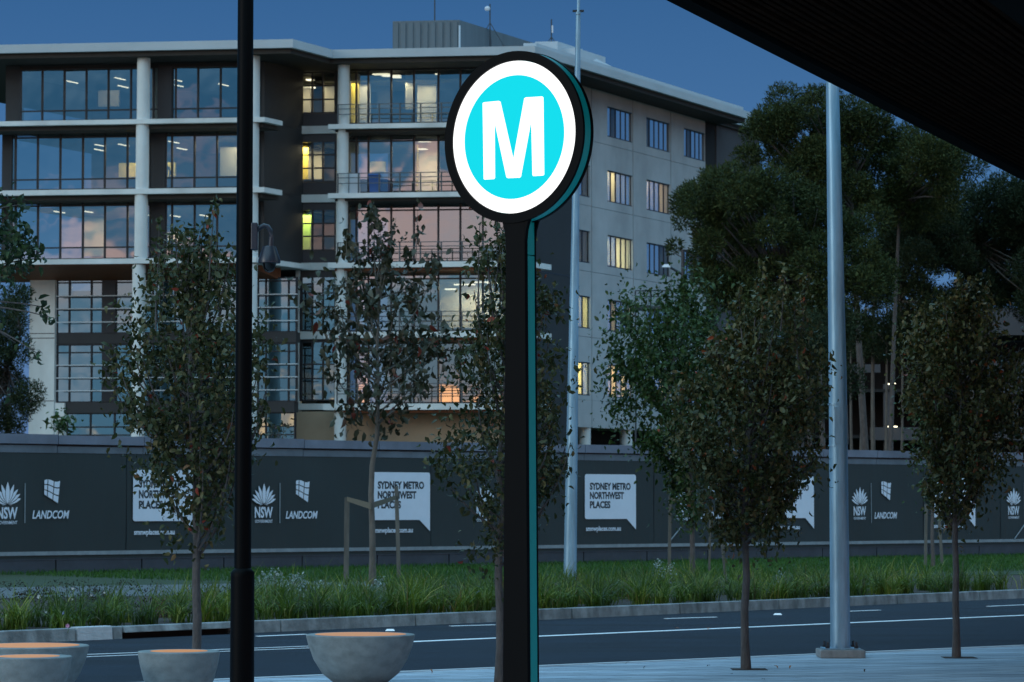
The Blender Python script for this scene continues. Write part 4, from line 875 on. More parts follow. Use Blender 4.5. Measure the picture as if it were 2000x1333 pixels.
# ================================================================ TREES
def bez(a, b, c, n): return [a * (1 - t) ** 2 + b * 2 * t * (1 - t) + c * t * t for t in np.linspace(0, 1, n)]
def street_tree(bx, by, prof, label, m, n=5200, leaf=.075, seed=1, trunkw=.085, name='street_tree', group='young street trees along the footpath edge', whips=10, singles=300, bark=None, Y=None, lean=None, wup=.10, down=.95, nbr=46, gaps=(), clump=.09, clumps=150, depthk=1.0, cat='tree'):
    r = random.Random(seed); g = np.random.default_rng(seed)
    base = atz(bx, by, 0) if Y is None else np.array([(bx - 1000) / F * Y, Y, 0.]); Yb = float(base[1])
    ys = np.array([q[0] for q in prof], float); zz = np.array([atY(1000, q[0], Yb)[2] for q in prof]); xl = np.array([atY(q[1], q[0], Yb)[0] for q in prof]); xr = np.array([atY(q[2], q[0], Yb)[0] for q in prof])
    o_ = np.argsort(zz); zz, xl, xr = zz[o_], xl[o_], xr[o_]
    cxf = lambda z: np.interp(z, zz, (xl + xr) / 2); rf = lambda z: np.interp(z, zz, (xr - xl) / 2)
    t = thing(name, (float(base[0]), Yb, 0), label, cat, group)
    zb_, zt_ = zz[0], zz[-1]; H = zt_ - zb_
    # trunk
    path = []
    for k in range(12):
        f = k / 11; z = f * (zb_ + H * .8); xx = base[0] + (cxf(max(z, zb_)) - base[0]) * max(0, (z - zb_ * .5)) / (zb_ * .5 + H * .8); jit = .012 if k else 0
        if lean: xx = float(atY(np.interp(z, [q[1] for q in lean], [q[0] for q in lean]), 900, Yb)[0]) if z <= lean[-1][1] else xx
        path.append(np.array([xx + r.uniform(-jit, jit), Yb + r.uniform(-jit, jit), z]))
    rad = [trunkw / 2 * (1.25 if k == 0 else 1) * (1 - .85 * (k / 11) ** 1.3) for k in range(12)]
    mb = MB(); mb.tube([tuple(p) for p in path], rad, 10); mb.build('trunk', bark or M['bark'], t, smooth=True)
    brm = MB(); tw = []
    tp = np.array(path)
    def on_trunk(z): return np.array([np.interp(z, tp[:, 2], tp[:, 0]), np.interp(z, tp[:, 2], tp[:, 1]), z])
    for k in range(nbr):
        z0 = zb_ + H * .75 * (k + r.random()) / nbr * .9 - .05; a = r.uniform(0, 2 * PI); z1 = min(zt_ - .05, z0 + H * r.uniform(.12, .42)); R = rf(z1) * r.uniform(.55, .98)
        s_ = on_trunk(z0); e = np.array([cxf(z1) + R * math.cos(a), Yb + R * math.sin(a) * depthk, z1]); mid = (s_ + e) / 2 + np.array([math.cos(a) * R * .35, math.sin(a) * R * .35, -.05])
        pts = bez(s_, mid, e, 7); brm.tube([tuple(p) for p in pts], list(np.linspace(trunkw * .17, .004, 7)), 5, cap=False); tw.append(pts)
    for k in range(whips):
        z0 = zt_ - H * r.uniform(.1, .35); a = r.uniform(0, 2 * PI); R = rf(z0) * r.uniform(0, .8); s_ = np.array([cxf(z0) + R * math.cos(a), Yb + R * math.sin(a), z0]); z1 = z0 + H * r.uniform(.10, .26)
        z1 = min(z1, zt_ + H * wup); e = np.array([s_[0] + r.uniform(-.06, .06), s_[1], z1]); pts = bez(s_, (s_ + e) / 2 + g.normal(0, .02, 3), e, 6); brm.tube([tuple(p) for p in pts], list(np.linspace(.008, .003, 6)), 4, cap=False); tw.append(pts)
    brm.build('branches', bark or M['bark'], t, smooth=True)
    # leaves: along branches, and in clumps hung inside the crown
    P = []; D = []
    for pts in tw:
        pts = np.array(pts)
        for _ in range(int(n * .55 / len(tw))):
            f = r.uniform(.25, 1) * 5.99; i = int(f); i = min(i, len(pts) - 2); p = pts[i] + (pts[i + 1] - pts[i]) * (f - i); p = p + g.normal(0, .03, 3); P.append(p); D.append(g.normal(0, 1, 3) + np.array([0, 0, -down]))
    cs = []
    while len(cs) < clumps:
        z = r.uniform(zb_, zt_ - H * .05); R = rf(z) * math.sqrt(r.uniform(.05, 1)) * .92
        if r.random() > (rf(z) / rf(zz).max()) ** 1.4 + .08: continue
        a = r.uniform(0, 2 * PI); cs.append(np.array([cxf(z) + R * math.cos(a), Yb + R * math.sin(a) * depthk, z]))
    for c in cs:
        k = int(n * 1.25 / clumps * r.uniform(.2, 1.8)); rr = clump * r.uniform(.5, 1.5)
        for _ in range(k): P.append(c + g.normal(0, rr, 3) * np.array([1, 1, 1.25])); D.append(g.normal(0, 1, 3) + np.array([0, 0, -down]))
    P = np.array(P); D = np.array(D)
    if gaps:
        sxp = 1000 + F * P[:, 0] / P[:, 1]; syp = 985 - F * (P[:, 2] - EYE) / P[:, 1]; keep = np.ones(len(P), bool)
        for gx, gy, gr, gk in gaps: keep &= ~((np.hypot(sxp - gx, (syp - gy)) < gr) & (g.random(len(P)) < gk))
        P, D = P[keep], D[keep]
    P = P[P[:, 2] > zb_ * .5 - .2]
    D = D[:len(P)]
    # the leaves nearest the viewer and the outline become parts of their own
    rad_ = np.hypot(P[:, 0] - cxf(P[:, 2]), P[:, 1] - Yb) / (rf(P[:, 2]) + .05) + g.uniform(0, .3, len(P)) - (P[:, 1] - Yb) * .3
    order = np.argsort(-rad_)[:singles]; mask = np.ones(len(P), bool); mask[order] = False
    if singles: leaf_singles(P[order], D[order], leaf, m, t)
    leaf_batch(P[mask], D[mask], leaf, m, t)
    return t
# T1 .. T4 along the footpath edge
street_tree(384, 1350, [(1085, 372, 398), (1050, 335, 440), (1000, 285, 455), (930, 268, 480), (880, 240, 500), (820, 240, 512), (760, 200, 530), (690, 182, 545), (640, 228, 530), (570, 275, 510), (530, 300, 500), (500, 335, 465), (465, 365, 430)],
            'narrow young street tree with curled dark leaves just left of the black lamp post', M['leafA'], n=4900, seed=3, gaps=((300, 760, 34, .75), (270, 860, 26, .7), (345, 640, 30, .6), (420, 620, 24, .5), (320, 560, 26, .5)), whips=18, wup=.10)
street_tree(976, 1336, [(1105, 960, 990), (1060, 905, 1020), (1000, 930, 1075), (950, 860, 1085), (900, 815, 1125), (850, 835, 1130), (780, 905, 1135), (720, 870, 1130), (640, 905, 1100), (580, 910, 1085), (520, 925, 1060), (470, 940, 1010), (440, 955, 985)],
            'narrow young street tree half hidden behind the black totem post', M['leafA'], n=3700, seed=5, whips=8, gaps=((1060, 640, 40, .5), (900, 760, 22, .5)))
street_tree(1457, 1308, [(1068, 1446, 1466), (1040, 1405, 1500), (1000, 1360, 1545), (950, 1335, 1585), (900, 1310, 1625), (830, 1310, 1630), (760, 1325, 1625), (690, 1350, 1620), (620, 1395, 1590), (590, 1415, 1540), (565, 1435, 1500)],
            'young street tree with dense brownish vase shaped crown left of the thick galvanised pole', M['leafB'], n=8400, seed=9, whips=12, wup=.13, gaps=((1560, 900, 24, .5),))
street_tree(1868, 1285, [(1040, 1858, 1876), (1010, 1830, 1905), (960, 1790, 1960), (900, 1775, 1990), (840, 1770, 2010), (770, 1755, 2025), (700, 1745, 2020), (650, 1765, 1990), (610, 1790, 1930), (580, 1815, 1880)],
            'young street tree at the right edge with dense olive green crown', M['leafB'], n=8000, seed=14, whips=8, trunkw=.08, gaps=((1950, 860, 26, .6),))
# trees in the garden strip
street_tree(729, 1148, [(830, 715, 745), (800, 640, 860), (760, 625, 900), (700, 612, 905), (650, 640, 915), (600, 590, 900), (550, 585, 885), (510, 650, 860), (470, 660, 800), (430, 735, 785), (410, 750, 775)],
            'leaning pale trunked garden tree with sparse hanging dark leaves, tied between two stakes', M['leafC'], n=1350, leaf=.20, seed=21, trunkw=.13, name='garden_tree', group=None, bark=M['barkp'], clump=.17, clumps=75, wup=.02, whips=6, nbr=34, down=1.6, singles=260,
            lean=[(728, 0), (728, 1.2), (724, 1.7), (726, 2.3), (738, 2.9), (737, 3.6), (737, 5.4)], gaps=((770, 780, 34, .5), (860, 740, 40, .6), (700, 640, 30, .5), (820, 600, 40, .45)))
street_tree(1352, 1128, [(1000, 1340, 1365), (900, 1290, 1400), (850, 1230, 1420), (790, 1165, 1450), (720, 1160, 1450), (660, 1185, 1450), (600, 1190, 1430), (570, 1285, 1400), (548, 1310, 1375)],
            'broad green garden tree standing in front of the side wall of the offices', M['leafG'], n=7000, leaf=.14, seed=23, trunkw=.12, name='garden_tree', group=None, clump=.24, clumps=130, whips=3, nbr=34, down=1.0, singles=240)
street_tree(1822, 1112, [(990, 1815, 1830), (930, 1790, 1870), (850, 1790, 1880), (780, 1800, 1870), (740, 1810, 1860)],
            'small garden tree mostly hidden behind the rightmost street tree', M['leafG'], n=900, leaf=.14, seed=27, trunkw=.1, name='garden_tree', group=None, clump=.2, clumps=30, whips=2, nbr=14, singles=0)
# tree whose branches reach in from the left
Yt = 21.0
lt = thing('leafy_tree', (float(atY(-190, 900, Yt)[0]), Yt, 0), 'broad leaved green tree reaching in at the left edge above the concrete pier', 'tree')
p0 = atY(-190, 900, Yt); m = MB(); m.tube([(p0[0], Yt, 0), (p0[0] + .02, Yt, 2), tuple(atY(-150, 560, Yt)), tuple(atY(-90, 380, Yt))], [.08, .07, .05, .02], 10); m.build('trunk', M['bark'], lt, smooth=True)
m = MB(); P = []; D = []; rr = random.Random(4)
for (x, y, s, k) in ((10, 440, 26, 85), (40, 470, 24, 70), (62, 480, 18, 40), (20, 500, 24, 70), (10, 540, 16, 25), (50, 520, 14, 22), (-20, 480, 40, 160), (40, 400, 14, 22), (-10, 400, 30, 60), (8, 620, 12, 10), (85, 600, 13, 14), (98, 620, 9, 8), (72, 690, 9, 7), (-60, 440, 50, 200), (72, 505, 12, 14), (30, 670, 10, 5), (10, 770, 9, 5)):
    c = atY(x, y, Yt + rr.uniform(-.3, .3)); s_ = atY(-120, min(y + 60, 600), Yt); mid = (s_ + c) / 2 + np.array([0, 0, .08])
    m.tube([tuple(q_) for q_ in bez(s_, mid, c, 6)], list(np.linspace(.012, .003, 6)), 5, cap=False)
    for _ in range(k): P.append(c + rng.normal(0, s / PXM * .75, 3)); D.append(rng.normal(0, 1, 3) + np.array([0, 0, -.7]))
m.build('branches', M['bark'], lt); P = np.array(P); D = np.array(D); vis = (1000 + F * P[:, 0] / P[:, 1]) > -5; idx = np.where(vis)[0][:300]; mk = np.ones(len(P), bool); mk[idx] = False
leaf_singles(P[idx], D[idx], .075, M['leafM'], lt); leaf_batch(P[mk], D[mk], .075, M['leafM'], lt)

# large far trees made of many foliage clumps
def far_tree(Y, clumps, trunks, label, m, bark=M['bark'], leaf=(.17, .05), dens=1.0, seed=1, name='large_tree', gaps=(), group=None, limbs=True, flat=.85):
    g = np.random.default_rng(seed); tx = float(atY(trunks[0][0], 900, Y)[0]); t = thing(name, (tx, Y, 0), label, 'tree', group); P = []; D = []; brm = MB()
    tops = []
    for (x0, x1, yt, w) in trunks:
        a = np.array([float(atY(x0, 900, Y)[0]), Y, 0]); c = atY(x1, yt, Y); mid = (a + c) / 2 + g.normal(0, .15, 3) * np.array([1, 1, 0]); mb = MB(); mb.tube([tuple(q_) for q_ in bez(a, mid, c, 8)], list(np.linspace(w / 2, w * .2, 8)), 8); mb.build('trunk', bark, t, smooth=True); tops.append(c)
    clumps = [c_ for c_ in clumps if all(math.hypot(c_[0] - q_[0], c_[1] - q_[1]) > q_[2] * .5 + c_[2] * .30 for q_ in gaps)]
    for (x, y, r_) in clumps:
        c = atY(x, y, Y + g.uniform(-2.5, 2.5)); R = r_ * Y / F; n = int(210 * dens * (R / .28) ** 2)
        v = g.normal(size=(n, 3)); v /= np.linalg.norm(v, axis=1, keepdims=True); rad = R * (g.uniform(.3, 1.3, n) ** .6)[:, None]; p = c + v * rad * np.array([1, 1, flat]); P.append(p)
        d = v * 1.0 + np.array([0, 0, .5]) + g.normal(0, .8, (n, 3)); D.append(d)
        if limbs:
            tp = tops[int(np.argmin([np.hypot(*(q_[[0, 2]] - c[[0, 2]])) for q_ in tops]))]; st = tp + np.array([0, 0, -abs(c[0] - tp[0]) * .5]); md = (st + c) / 2 + g.normal(0, .3, 3); brm.tube([tuple(q_) for q_ in bez(st, md, c, 6)], list(np.linspace(.06, .015, 6)), 5, cap=False)
    P = np.concatenate(P); D = np.concatenate(D)
    if gaps:
        sxp = 1000 + F * P[:, 0] / P[:, 1]; syp = 985 - F * (P[:, 2] - EYE) / P[:, 1]; keep = np.ones(len(P), bool)
        for gx, gy, gr in gaps:
            dd = np.hypot((sxp - gx), (syp - gy) * 1.2) / (gr * .25); keep &= ~(dd + g.uniform(-.3, .3, len(P)) < 1)
        P, D = P[keep], D[keep]
    if limbs: brm.build('limbs', bark, t)
    quads(P, D, leaf[0], leaf[1], m, t); return t
def scatter(poly, n, r0, r1, seed):
    r = random.Random(seed); xs = [p[0] for p in poly]; ys = [p[1] for p in poly]; out = []
    def inside(x, y):
        c = False; j = len(poly) - 1
        for i in range(len(poly)):
            if (poly[i][1] > y) != (poly[j][1] > y) and x < (poly[j][0] - poly[i][0]) * (y - poly[i][1]) / (poly[j][1] - poly[i][1]) + poly[i][0]: c = not c
            j = i
        return c
    k = 0
    while len(out) < n and k < 100000:
        k += 1; x, y = r.uniform(min(xs), max(xs)), r.uniform(min(ys), max(ys))
        if inside(x, y) and all(math.hypot(x - a, y - b) > .55 * r0 for a, b, _ in out): out.append((x, y, r.uniform(r0, r1)))
    return out
GP = [(1582, 262, 16), (1495, 330, 18), (1480, 345, 12), (1680, 310, 26), (1730, 335, 26), (1715, 365, 20), (1600, 330, 14), (1590, 355, 16), (1808, 355, 20), (1755, 408, 15), (1668, 420, 20), (1715, 455, 14), (1876, 350, 20), (1940, 335, 26), (1975, 350, 22), (1820, 540, 22), (1870, 545, 26), (1745, 555, 14), (1800, 548, 18), (1925, 530, 20), (1860, 575, 12), (1735, 265, 9), (1560, 262, 12), (1545, 360, 14)]
far_tree(112, scatter([(1470, 250), (1530, 195), (1610, 190), (1700, 210), (1800, 270), (1900, 320), (1850, 420), (1700, 440), (1600, 400), (1480, 350), (1450, 300)], 120, 20, 38, 3) + [(1590, 185, 20), (1530, 215, 20), (1490, 255, 20), (1465, 300, 20), (1620, 185, 22)],
         [(1700, 1660, 330, .35), (1735, 1760, 360, .25)], 'tallest dense dark tree behind the hoarding, its round top reaching the canopy edge', M['leafF'], seed=31, gaps=GP, dens=1.15)
far_tree(104, scatter([(1330, 400), (1370, 360), (1440, 340), (1540, 350), (1640, 390), (1700, 450), (1740, 560), (1700, 650), (1500, 650), (1380, 560), (1340, 480)], 120, 22, 36, 5) + [(1325, 405, 15), (1318, 480, 15), (1335, 430, 20), (1385, 345, 20), (1430, 335, 20), (1310, 490, 8)],
         [(1560, 1540, 520, .5)], 'lower bushy dark tree spreading across the end of the office block', M['leafF'], seed=33, gaps=[(1495, 330, 14), (1668, 420, 18)], dens=1.15)
far_tree(118, scatter([(1760, 380), (1860, 380), (1960, 360), (2080, 380), (2080, 640), (1960, 600), (1860, 600), (1760, 600), (1700, 520)], 130, 22, 42, 7) + scatter([(1620, 640), (1900, 590), (1900, 680), (1640, 690)], 26, 22, 34, 8),
         [(1668, 1664, 600, .16), (1672, 1690, 600, .18), (1710, 1708, 560, .24), (1726, 1732, 560, .16), (1752, 1757, 560, .14), (1900, 1898, 420, .22)], 'loose dark gum trees with several thin straight trunks above the hoarding', M['leafF2'], bark=M['barkp'], seed=35, gaps=GP, dens=1.0)
far_tree(100, scatter([(1480, 620), (1640, 620), (1660, 700), (1640, 880), (1500, 880)], 24, 24, 38, 12), [(1605, 1600, 700, .3), (1580, 1578, 700, .25)], 'dark low trees behind the brown street tree', M['leafF2'], seed=37, limbs=False)
far_tree(125, scatter([(-120, 600), (-40, 590), (10, 580), (60, 580), (58, 860), (-120, 860)], 46, 22, 34, 13) + [(40, 590, 18), (52, 572, 12), (25, 600, 18)], [(20, 15, 700, .4)], 'dark shaggy tree beyond the left end of the building', M['leafF2'], seed=39, limbs=True, flat=1.0)
# shrubs peeping over the hoarding
def shrub(x, y0, y1, w, Y, label, m, n, leaf, seed):
    g = np.random.default_rng(seed); c = atY(x, y1, Y); t = thing('shrub', (float(c[0]), Y, 0), label, 'shrub'); mb = MB(); P = []; D = []
    for k in range(9):
        e = atY(x + g.uniform(-w, w), y0 + g.uniform(0, (y1 - y0) * .6), Y + g.uniform(-.3, .3)); b0 = np.array([c[0], Y, 0]); pts = bez(b0, (b0 + e) / 2 + np.array([0, 0, .3]), e, 6); mb.tube([tuple(q_) for q_ in pts], list(np.linspace(.02, .005, 6)), 5, cap=False)
        for _ in range(n // 9): P.append(e + g.normal(0, .14, 3)); D.append(g.normal(0, 1, 3))
    mb.build('stems', M['bark'], t); leaf_batch(np.array(P), np.array(D), leaf, m, t)
shrub(118, 815, 850, 16, 76, 'small pale leaved shrub just above the hoarding at the foot of the concrete pier', M['leafG'], 130, .20, 51)
shrub(540, 832, 856, 20, 80, 'low shrub tips above the hoarding to the right of the black post', M['leafC'], 60, .16, 52)

# ================================================================ STAKES
def stake(x, yt, yb, xb, label, group, wid=.07):
    Yb = (EYE) * F / (yb - 985); a = np.array([(xb - 1000) / F * Yb, Yb, 0.]); c = atY(x, yt, Yb); o = MB(); d = np.array([wid / 2, 0, 0]); e = np.array([0, wid / 2, 0])
    o.hexa([a - d - e, a + d - e, a + d + e, a - d + e, c - d - e, c + d - e, c + d + e, c - d + e]); ob = o.build('tree_stake', M['stake']); tag(ob, label, 'stake', group); return c
G_ = 'timber stakes in the garden strip'
s1 = stake(678, 972, 1140, 677, 'left timber stake beside the leaning garden tree', G_, .10); s2 = stake(774, 950, 1134, 780, 'right timber stake beside the leaning garden tree, in front of the white bubble', G_, .08)
tg = np.array(atY(724, 988, 55)); m = MB()
for s_, yy in ((s1, 975), (s2, 972)):
    a = atY(678 if s_ is s1 else 774, yy, s_[1]); 
    a2 = tg; m.hexa([tuple(a + np.array([0, -.05, -.045])), tuple(a2 + np.array([0, -.07, -.07])), tuple(a2 + np.array([0, -.05, -.07])), tuple(a + np.array([0, -.03, -.045])), tuple(a + np.array([0, -.05, .045])), tuple(a2 + np.array([0, -.07, .05])), tuple(a2 + np.array([0, -.05, .05])), tuple(a + np.array([0, -.03, .045]))])
tag(m.build('tree_tie', M['strap']), 'brown hessian band tying the leaning garden tree to its two stakes', 'tree tie')
stake(1309, 968, 1122, 1306, 'leftmost timber stake of the four under the green garden tree', G_); stake(1354, 975, 1118, 1350, 'second timber stake from the left under the green garden tree', G_)
stake(1388, 978, 1120, 1384, 'third timber stake from the left, beneath the green garden tree', G_, .05)
o_s = stake(1408, 1030, 1132, 1416, 'pale leaning stake immediately left of the brown street tree trunk', G_, .06)
m = MB(); a, b_ = atY(1309, 974, 66), atY(1354, 984, 66); m.hexa([tuple(a + np.array([0, -.05, -.05])), tuple(b_ + np.array([0, -.05, -.05])), tuple(b_ + np.array([0, 0, -.05])), tuple(a + np.array([0, 0, -.05])), tuple(a + np.array([0, -.05, .05])), tuple(b_ + np.array([0, -.05, .05])), tuple(b_ + np.array([0, 0, .05])), tuple(a + np.array([0, 0, .05]))])
tag(m.build('tree_tie', M['strap']), 'brown band between the stakes below the green garden tree', 'tree tie')
stake(1809, 985, 1108, 1805, 'left timber stake of the pair beside the rightmost street tree', G_); stake(1833, 995, 1104, 1838, 'right timber stake of the pair beside the rightmost street tree', G_)

# ================================================================ CAR PARK at the right, behind the trees
Yc = 150.; ax = lambda x: float(atY(x, 800, Yc)[0]); az = lambda y: float(atY(1800, y, Yc)[2])
cp = thing('car_park_building', (ax(1950), Yc, 0), 'dark multi level car park with grey parapet bands behind the right hand trees', 'building')
for (x0, x1, y0, y1) in ((1875, 2150, 601, 655), (1880, 2150, 706, 770), (1560, 1720, 712, 728), (1700, 2150, 835, 860)):
    m = MB(); m.box(ax(x0), ax(x1), Yc, Yc + .3, az(y1), az(y0)); m.build('parapet', M['deckb'], cp)
m = MB(); m.box(ax(1500), ax(2150), Yc + 5, Yc + 5.3, 0, az(650)); m.build('back_wall', M['dark'], cp)
m = MB()
for y in (650, 760, 850): m.box(ax(1560), ax(2150), Yc + .31, Yc + 4.9, az(y) - .15, az(y))
m.build('deck', M['dark'], cp)
for x in range(1560, 2150, 84): m = MB(); m.box(ax(x), ax(x) + .3, Yc + .35, Yc + .65, 0, az(728) - .6); m.build('column', M['deckb'], cp)
for (x, y, L) in ((1734, 751, .10), (1740, 751.5, .10), (1745, 750, .14), (1742, 743, .06), (1741, 834, .5), (1677, 755, .2)):
    m = MB(); m.box(ax(x) - L / 2, ax(x) + L / 2, Yc - .4, Yc - .3, az(y) - .03, az(y) + .03); m.build('ceiling_light', M['lamp'], cp)

# ================================================================ GRASSES AND PLANTING
def blades(P, H, W, lean, m, name, seed, segs=3, label=None, cat=None):
    g = np.random.default_rng(seed); n = len(P); a = g.uniform(0, 2 * PI, n); L = H * g.uniform(.6, 1.15, n); ln = lean * g.uniform(.15, 1.3, n); dirx = np.stack([np.cos(a), np.sin(a)], 1); side = np.stack([-np.sin(a + g.normal(0, .8, n)), np.cos(a)], 1)
    rows = []
    for k in range(segs + 1):
        t = k / segs; ang = ln * t; hz_ = L * (np.sin(ang * 1.0) * t * .75); vz = L * t * np.cos(ang * .62); w = W * (1 - t) ** .6 * g.uniform(.7, 1.2, n) if k else W * np.ones(n) * .7
        c = np.stack([P[:, 0] + dirx[:, 0] * hz_, P[:, 1] + dirx[:, 1] * hz_, P[:, 2] + vz], 1)
        s_ = np.concatenate([side * w[:, None] / 2, np.zeros((n, 1))], 1)
        rows += [c - s_, c + s_] if k < segs else [c]
    V = np.stack(rows, 1); nv = V.shape[1]; fl = []; sz = []
    for k in range(segs - 1): fl += [2 * k, 2 * k + 1, 2 * k + 3, 2 * k + 2]; sz.append(4)
    fl += [2 * segs - 2, 2 * segs - 1, 2 * segs]; sz.append(3)
    faces = (np.array(fl)[None] + nv * np.arange(n)[:, None]).ravel()
    o = npmesh(name, V.reshape(-1, 3), faces, np.tile(np.array(sz), n), m); return tag(o, label, cat, kind='stuff')
def bedpt(x, off): t_ = kt(x); q_ = kb0[:2] + dk * t_ + nk * (.22 + off); return q_
P = []; g = np.random.default_rng(77); r = random.Random(77)
x = -60
while x < 2080:
    for row, (o0, o1) in enumerate(((.1, .7), (.7, 1.7), (1.7, 3.2), (3.2, 5.5), (5.5, 9))):
        if (row >= 2 and x < 780) and r.random() < .9: continue
        if row == 1 and 490 < x < 780 and r.random() < .6: continue
        if row == 4 and x < 1000: continue
        if r.random() < (.42 if x < 480 else .12): continue
        q_ = bedpt(x + r.uniform(-14, 14), r.uniform(o0, o1)); nb = r.randint(30, 60); h = r.uniform(.75, 1.15) * (1 if row < 3 else .8)
        pp_ = np.zeros((nb, 3)); pp_[:, 0] = q_[0] + g.normal(0, .06, nb); pp_[:, 1] = q_[1] + g.normal(0, .06, nb); P.append(np.concatenate([pp_, np.full((nb, 1), h)], 1))
    x += 17 if x > 480 else 24
P = np.concatenate(P)
# three heights of tussock
for lo, hi, H in ((0, .88, .44), (.88, 1.0, .56), (1.0, 2, .66)):
    s_ = P[(P[:, 3] >= lo) & (P[:, 3] < hi)][:, :3]
    blades(s_, H, .021, 2.1, M['grass'], 'tussock_grass', int(H * 100), segs=4, label='green strappy tussock grass filling the bed behind the far kerb', cat='grass')
# tall thin stalks
q_ = np.array([[*bedpt(g.uniform(560, 2050), g.uniform(.4, 4)), 0] for _ in range(260)]); blades(q_, .80, .009, .7, M['grass'], 'grass_stalks', 9, segs=4, label='tall thin grass stalks above the tussocks', cat='grass')
# lawn blades
n = 60000; tt = g.uniform(ht(-40), ht(2060), n); of = g.uniform(.15, 14, n); Q = np.array([h0[0], h0[1]]) + dh[None] * tt[:, None] - nh[None] * of[:, None]
P = np.concatenate([Q, np.zeros((n, 1))], 1); sxp = 1000 + F * P[:, 0] / P[:, 1]; syp = 985 + F * EYE / P[:, 1]
lim = np.interp(sxp, [0, 500, 760, 1000, 2000], [1139, 1136, 1142, 1156, 1146]); P = P[syp < lim]
blades(P, .12, .02, .8, M['grassd'], 'lawn_grass', 11, segs=2, label='short dark green lawn along the foot of the hoarding', cat='grass')
# dark low groundcover at the left, silver foliage in the middle, dry plant
def mound(x, y, rx, hgt, n, leaf, m, name, label, cat, seed, kind='stuff', Y=None):
    g = np.random.default_rng(seed); c = atz(x, y, 0); v = g.normal(size=(n, 3)); v /= np.linalg.norm(v, axis=1, keepdims=True); v[:, 2] = abs(v[:, 2]); R = rx * c[1] / F
    P = np.array([c[0], c[1], 0]) + v * np.array([R, R * .8, hgt]) * g.uniform(.5, 1.05, (n, 1)); D = v + g.normal(0, .7, (n, 3)); o = leaf_batch(P, D, leaf, m, None, name); return tag(o, label, cat, kind=kind) if kind else o
P = []; D = []
for (x, y, rx, hg, n) in ((530, 1163, 30, .24, 420), (580, 1170, 30, .22, 420), (630, 1176, 28, .18, 380), (665, 1180, 22, .16, 300), (720, 1180, 22, .16, 300), (745, 1176, 18, .2, 240), (1285, 1150, 14, .3, 120), (1310, 1150, 12, .26, 100), (1525, 1160, 12, .22, 70)):
    c = atz(x, y, 0); v = g.normal(size=(n, 3)); v /= np.linalg.norm(v, axis=1, keepdims=True); v[:, 2] = abs(v[:, 2]); R = rx * c[1] / F; P.append(np.array([c[0], c[1], .0]) + v * np.array([R, R * .6, hg * 1.9]) * g.uniform(.7, 1.08, (n, 1))); D.append(v + g.normal(0, .8, (n, 3)))
o = leaf_batch(np.concatenate(P), np.concatenate(D), .06, M['silver'], None, 'silver_groundcover'); tag(o, 'silvery green low shrubs growing behind the tussocks near the black post', 'groundcover', kind='stuff')
P = []; D = []
for k in range(60):
    x, y = g.uniform(-40, 500), g.uniform(1150, 1205); n = 60; c = atz(x, y, 0); v = g.normal(size=(n, 3)); v /= np.linalg.norm(v, axis=1, keepdims=True); v[:, 2] = abs(v[:, 2]); P.append(np.array([c[0], c[1], 0]) + v * np.array([.28, .28, .2]) * g.uniform(.6, 1.05, (n, 1))); D.append(v + g.normal(0, .8, (n, 3)))
o = leaf_batch(np.concatenate(P), np.concatenate(D), .05, leafmat('dark_ground_leaf', [(0, (.012, .018, .010)), (.6, (.03, .022, .014)), (1, (.02, .035, .014))], .8, .1), None, 'dark_groundcover'); tag(o, 'dark brownish groundcover at the left of the garden bed', 'groundcover', kind='stuff')
c = atz(325, 1206, 0); t = thing('dry_shrub', tuple(c), 'small dried out rust brown shrub behind the kerb left of the lamp post', 'shrub'); n = 420; v = g.normal(size=(n, 3)); v /= np.linalg.norm(v, axis=1, keepdims=True); v[:, 2] = abs(v[:, 2])
leaf_batch(np.array(c) + v * np.array([.17, .17, .28]) * g.uniform(.4, 1.05, (n, 1)), v + g.normal(0, .6, (n, 3)), .05, M['dry'], t)
# pale flowers on stalks and bits in the bed
for i, (x, y, yb) in enumerate(((76, 1166, 1220), (122, 1197, 1228), (132, 1223, 1236), (204, 1158, 1215), (178, 1163, 1216), (141, 1171, 1222), (142, 1150, 1216), (90, 1196, 1226))):
    c = atz(x, yb, 0); tp = atY(x, y, float(c[1])); t = thing('flower', tuple(c), ('tall white flower head above the first grass tuft from the left', 'pale blue flower above the pink one left of the pale kerb stone', 'pink flower low behind the kerb, left of the pale kerb stone', 'white drooping flower standing highest above the pale kerb stone', 'thin white flower just left of the highest flower', 'small pale flower between the blue flower and the thin one', 'white flower right behind the pale blue one', 'faint white flower below the tall flower head at the left')[i], 'flower', 'pale flowers among the grasses')
    m = MB(); m.tube([tuple(c), tuple((np.array(c) + tp) / 2 + np.array([.02, 0, 0])), tuple(tp)], .004, 4); m.build('stalk', M['grass'], t)
    mm_ = M['flower'] if i not in (1, 2) else mat(('pale_blue_petal', 'pink_petal')[i - 1], ((.30, .36, .62), (.50, .25, .42))[i - 1], .7); m = MB(); s_ = .022 if i in (0, 1, 2) else .013
    for k in range(6): a = k * PI / 3; m.poly([tuple(tp + np.array([0, 0, 0])), tuple(tp + s_ * np.array([math.cos(a), -.3, math.sin(a)])), tuple(tp + 1.3 * s_ * np.array([math.cos(a + .5), -.2, math.sin(a + .5)])), tuple(tp + s_ * np.array([math.cos(a + 1), -.3, math.sin(a + 1)]))], (0, -.002, 0))
    m.build('petals', mm_, t)
# small pale stones at the foot of the garden pole
for x, y, s_, lb in ((1105, 1162, .05, 'larger white stone at the foot of the slender garden pole'), (1070, 1178, .045, 'tan stone in the mulch left of the slender garden pole')):
    c = atz(x, y, 0); m = MB(); m.lathe((c[0], c[1], 0), [(s_ * .6, 0), (s_, s_ * .4), (s_ * .8, s_ * .8), (s_ * .3, s_)], 9); o = m.build('stone', M['paint'] if 'white' in lb else M['kerbp']); tag(o, lb, 'stone')

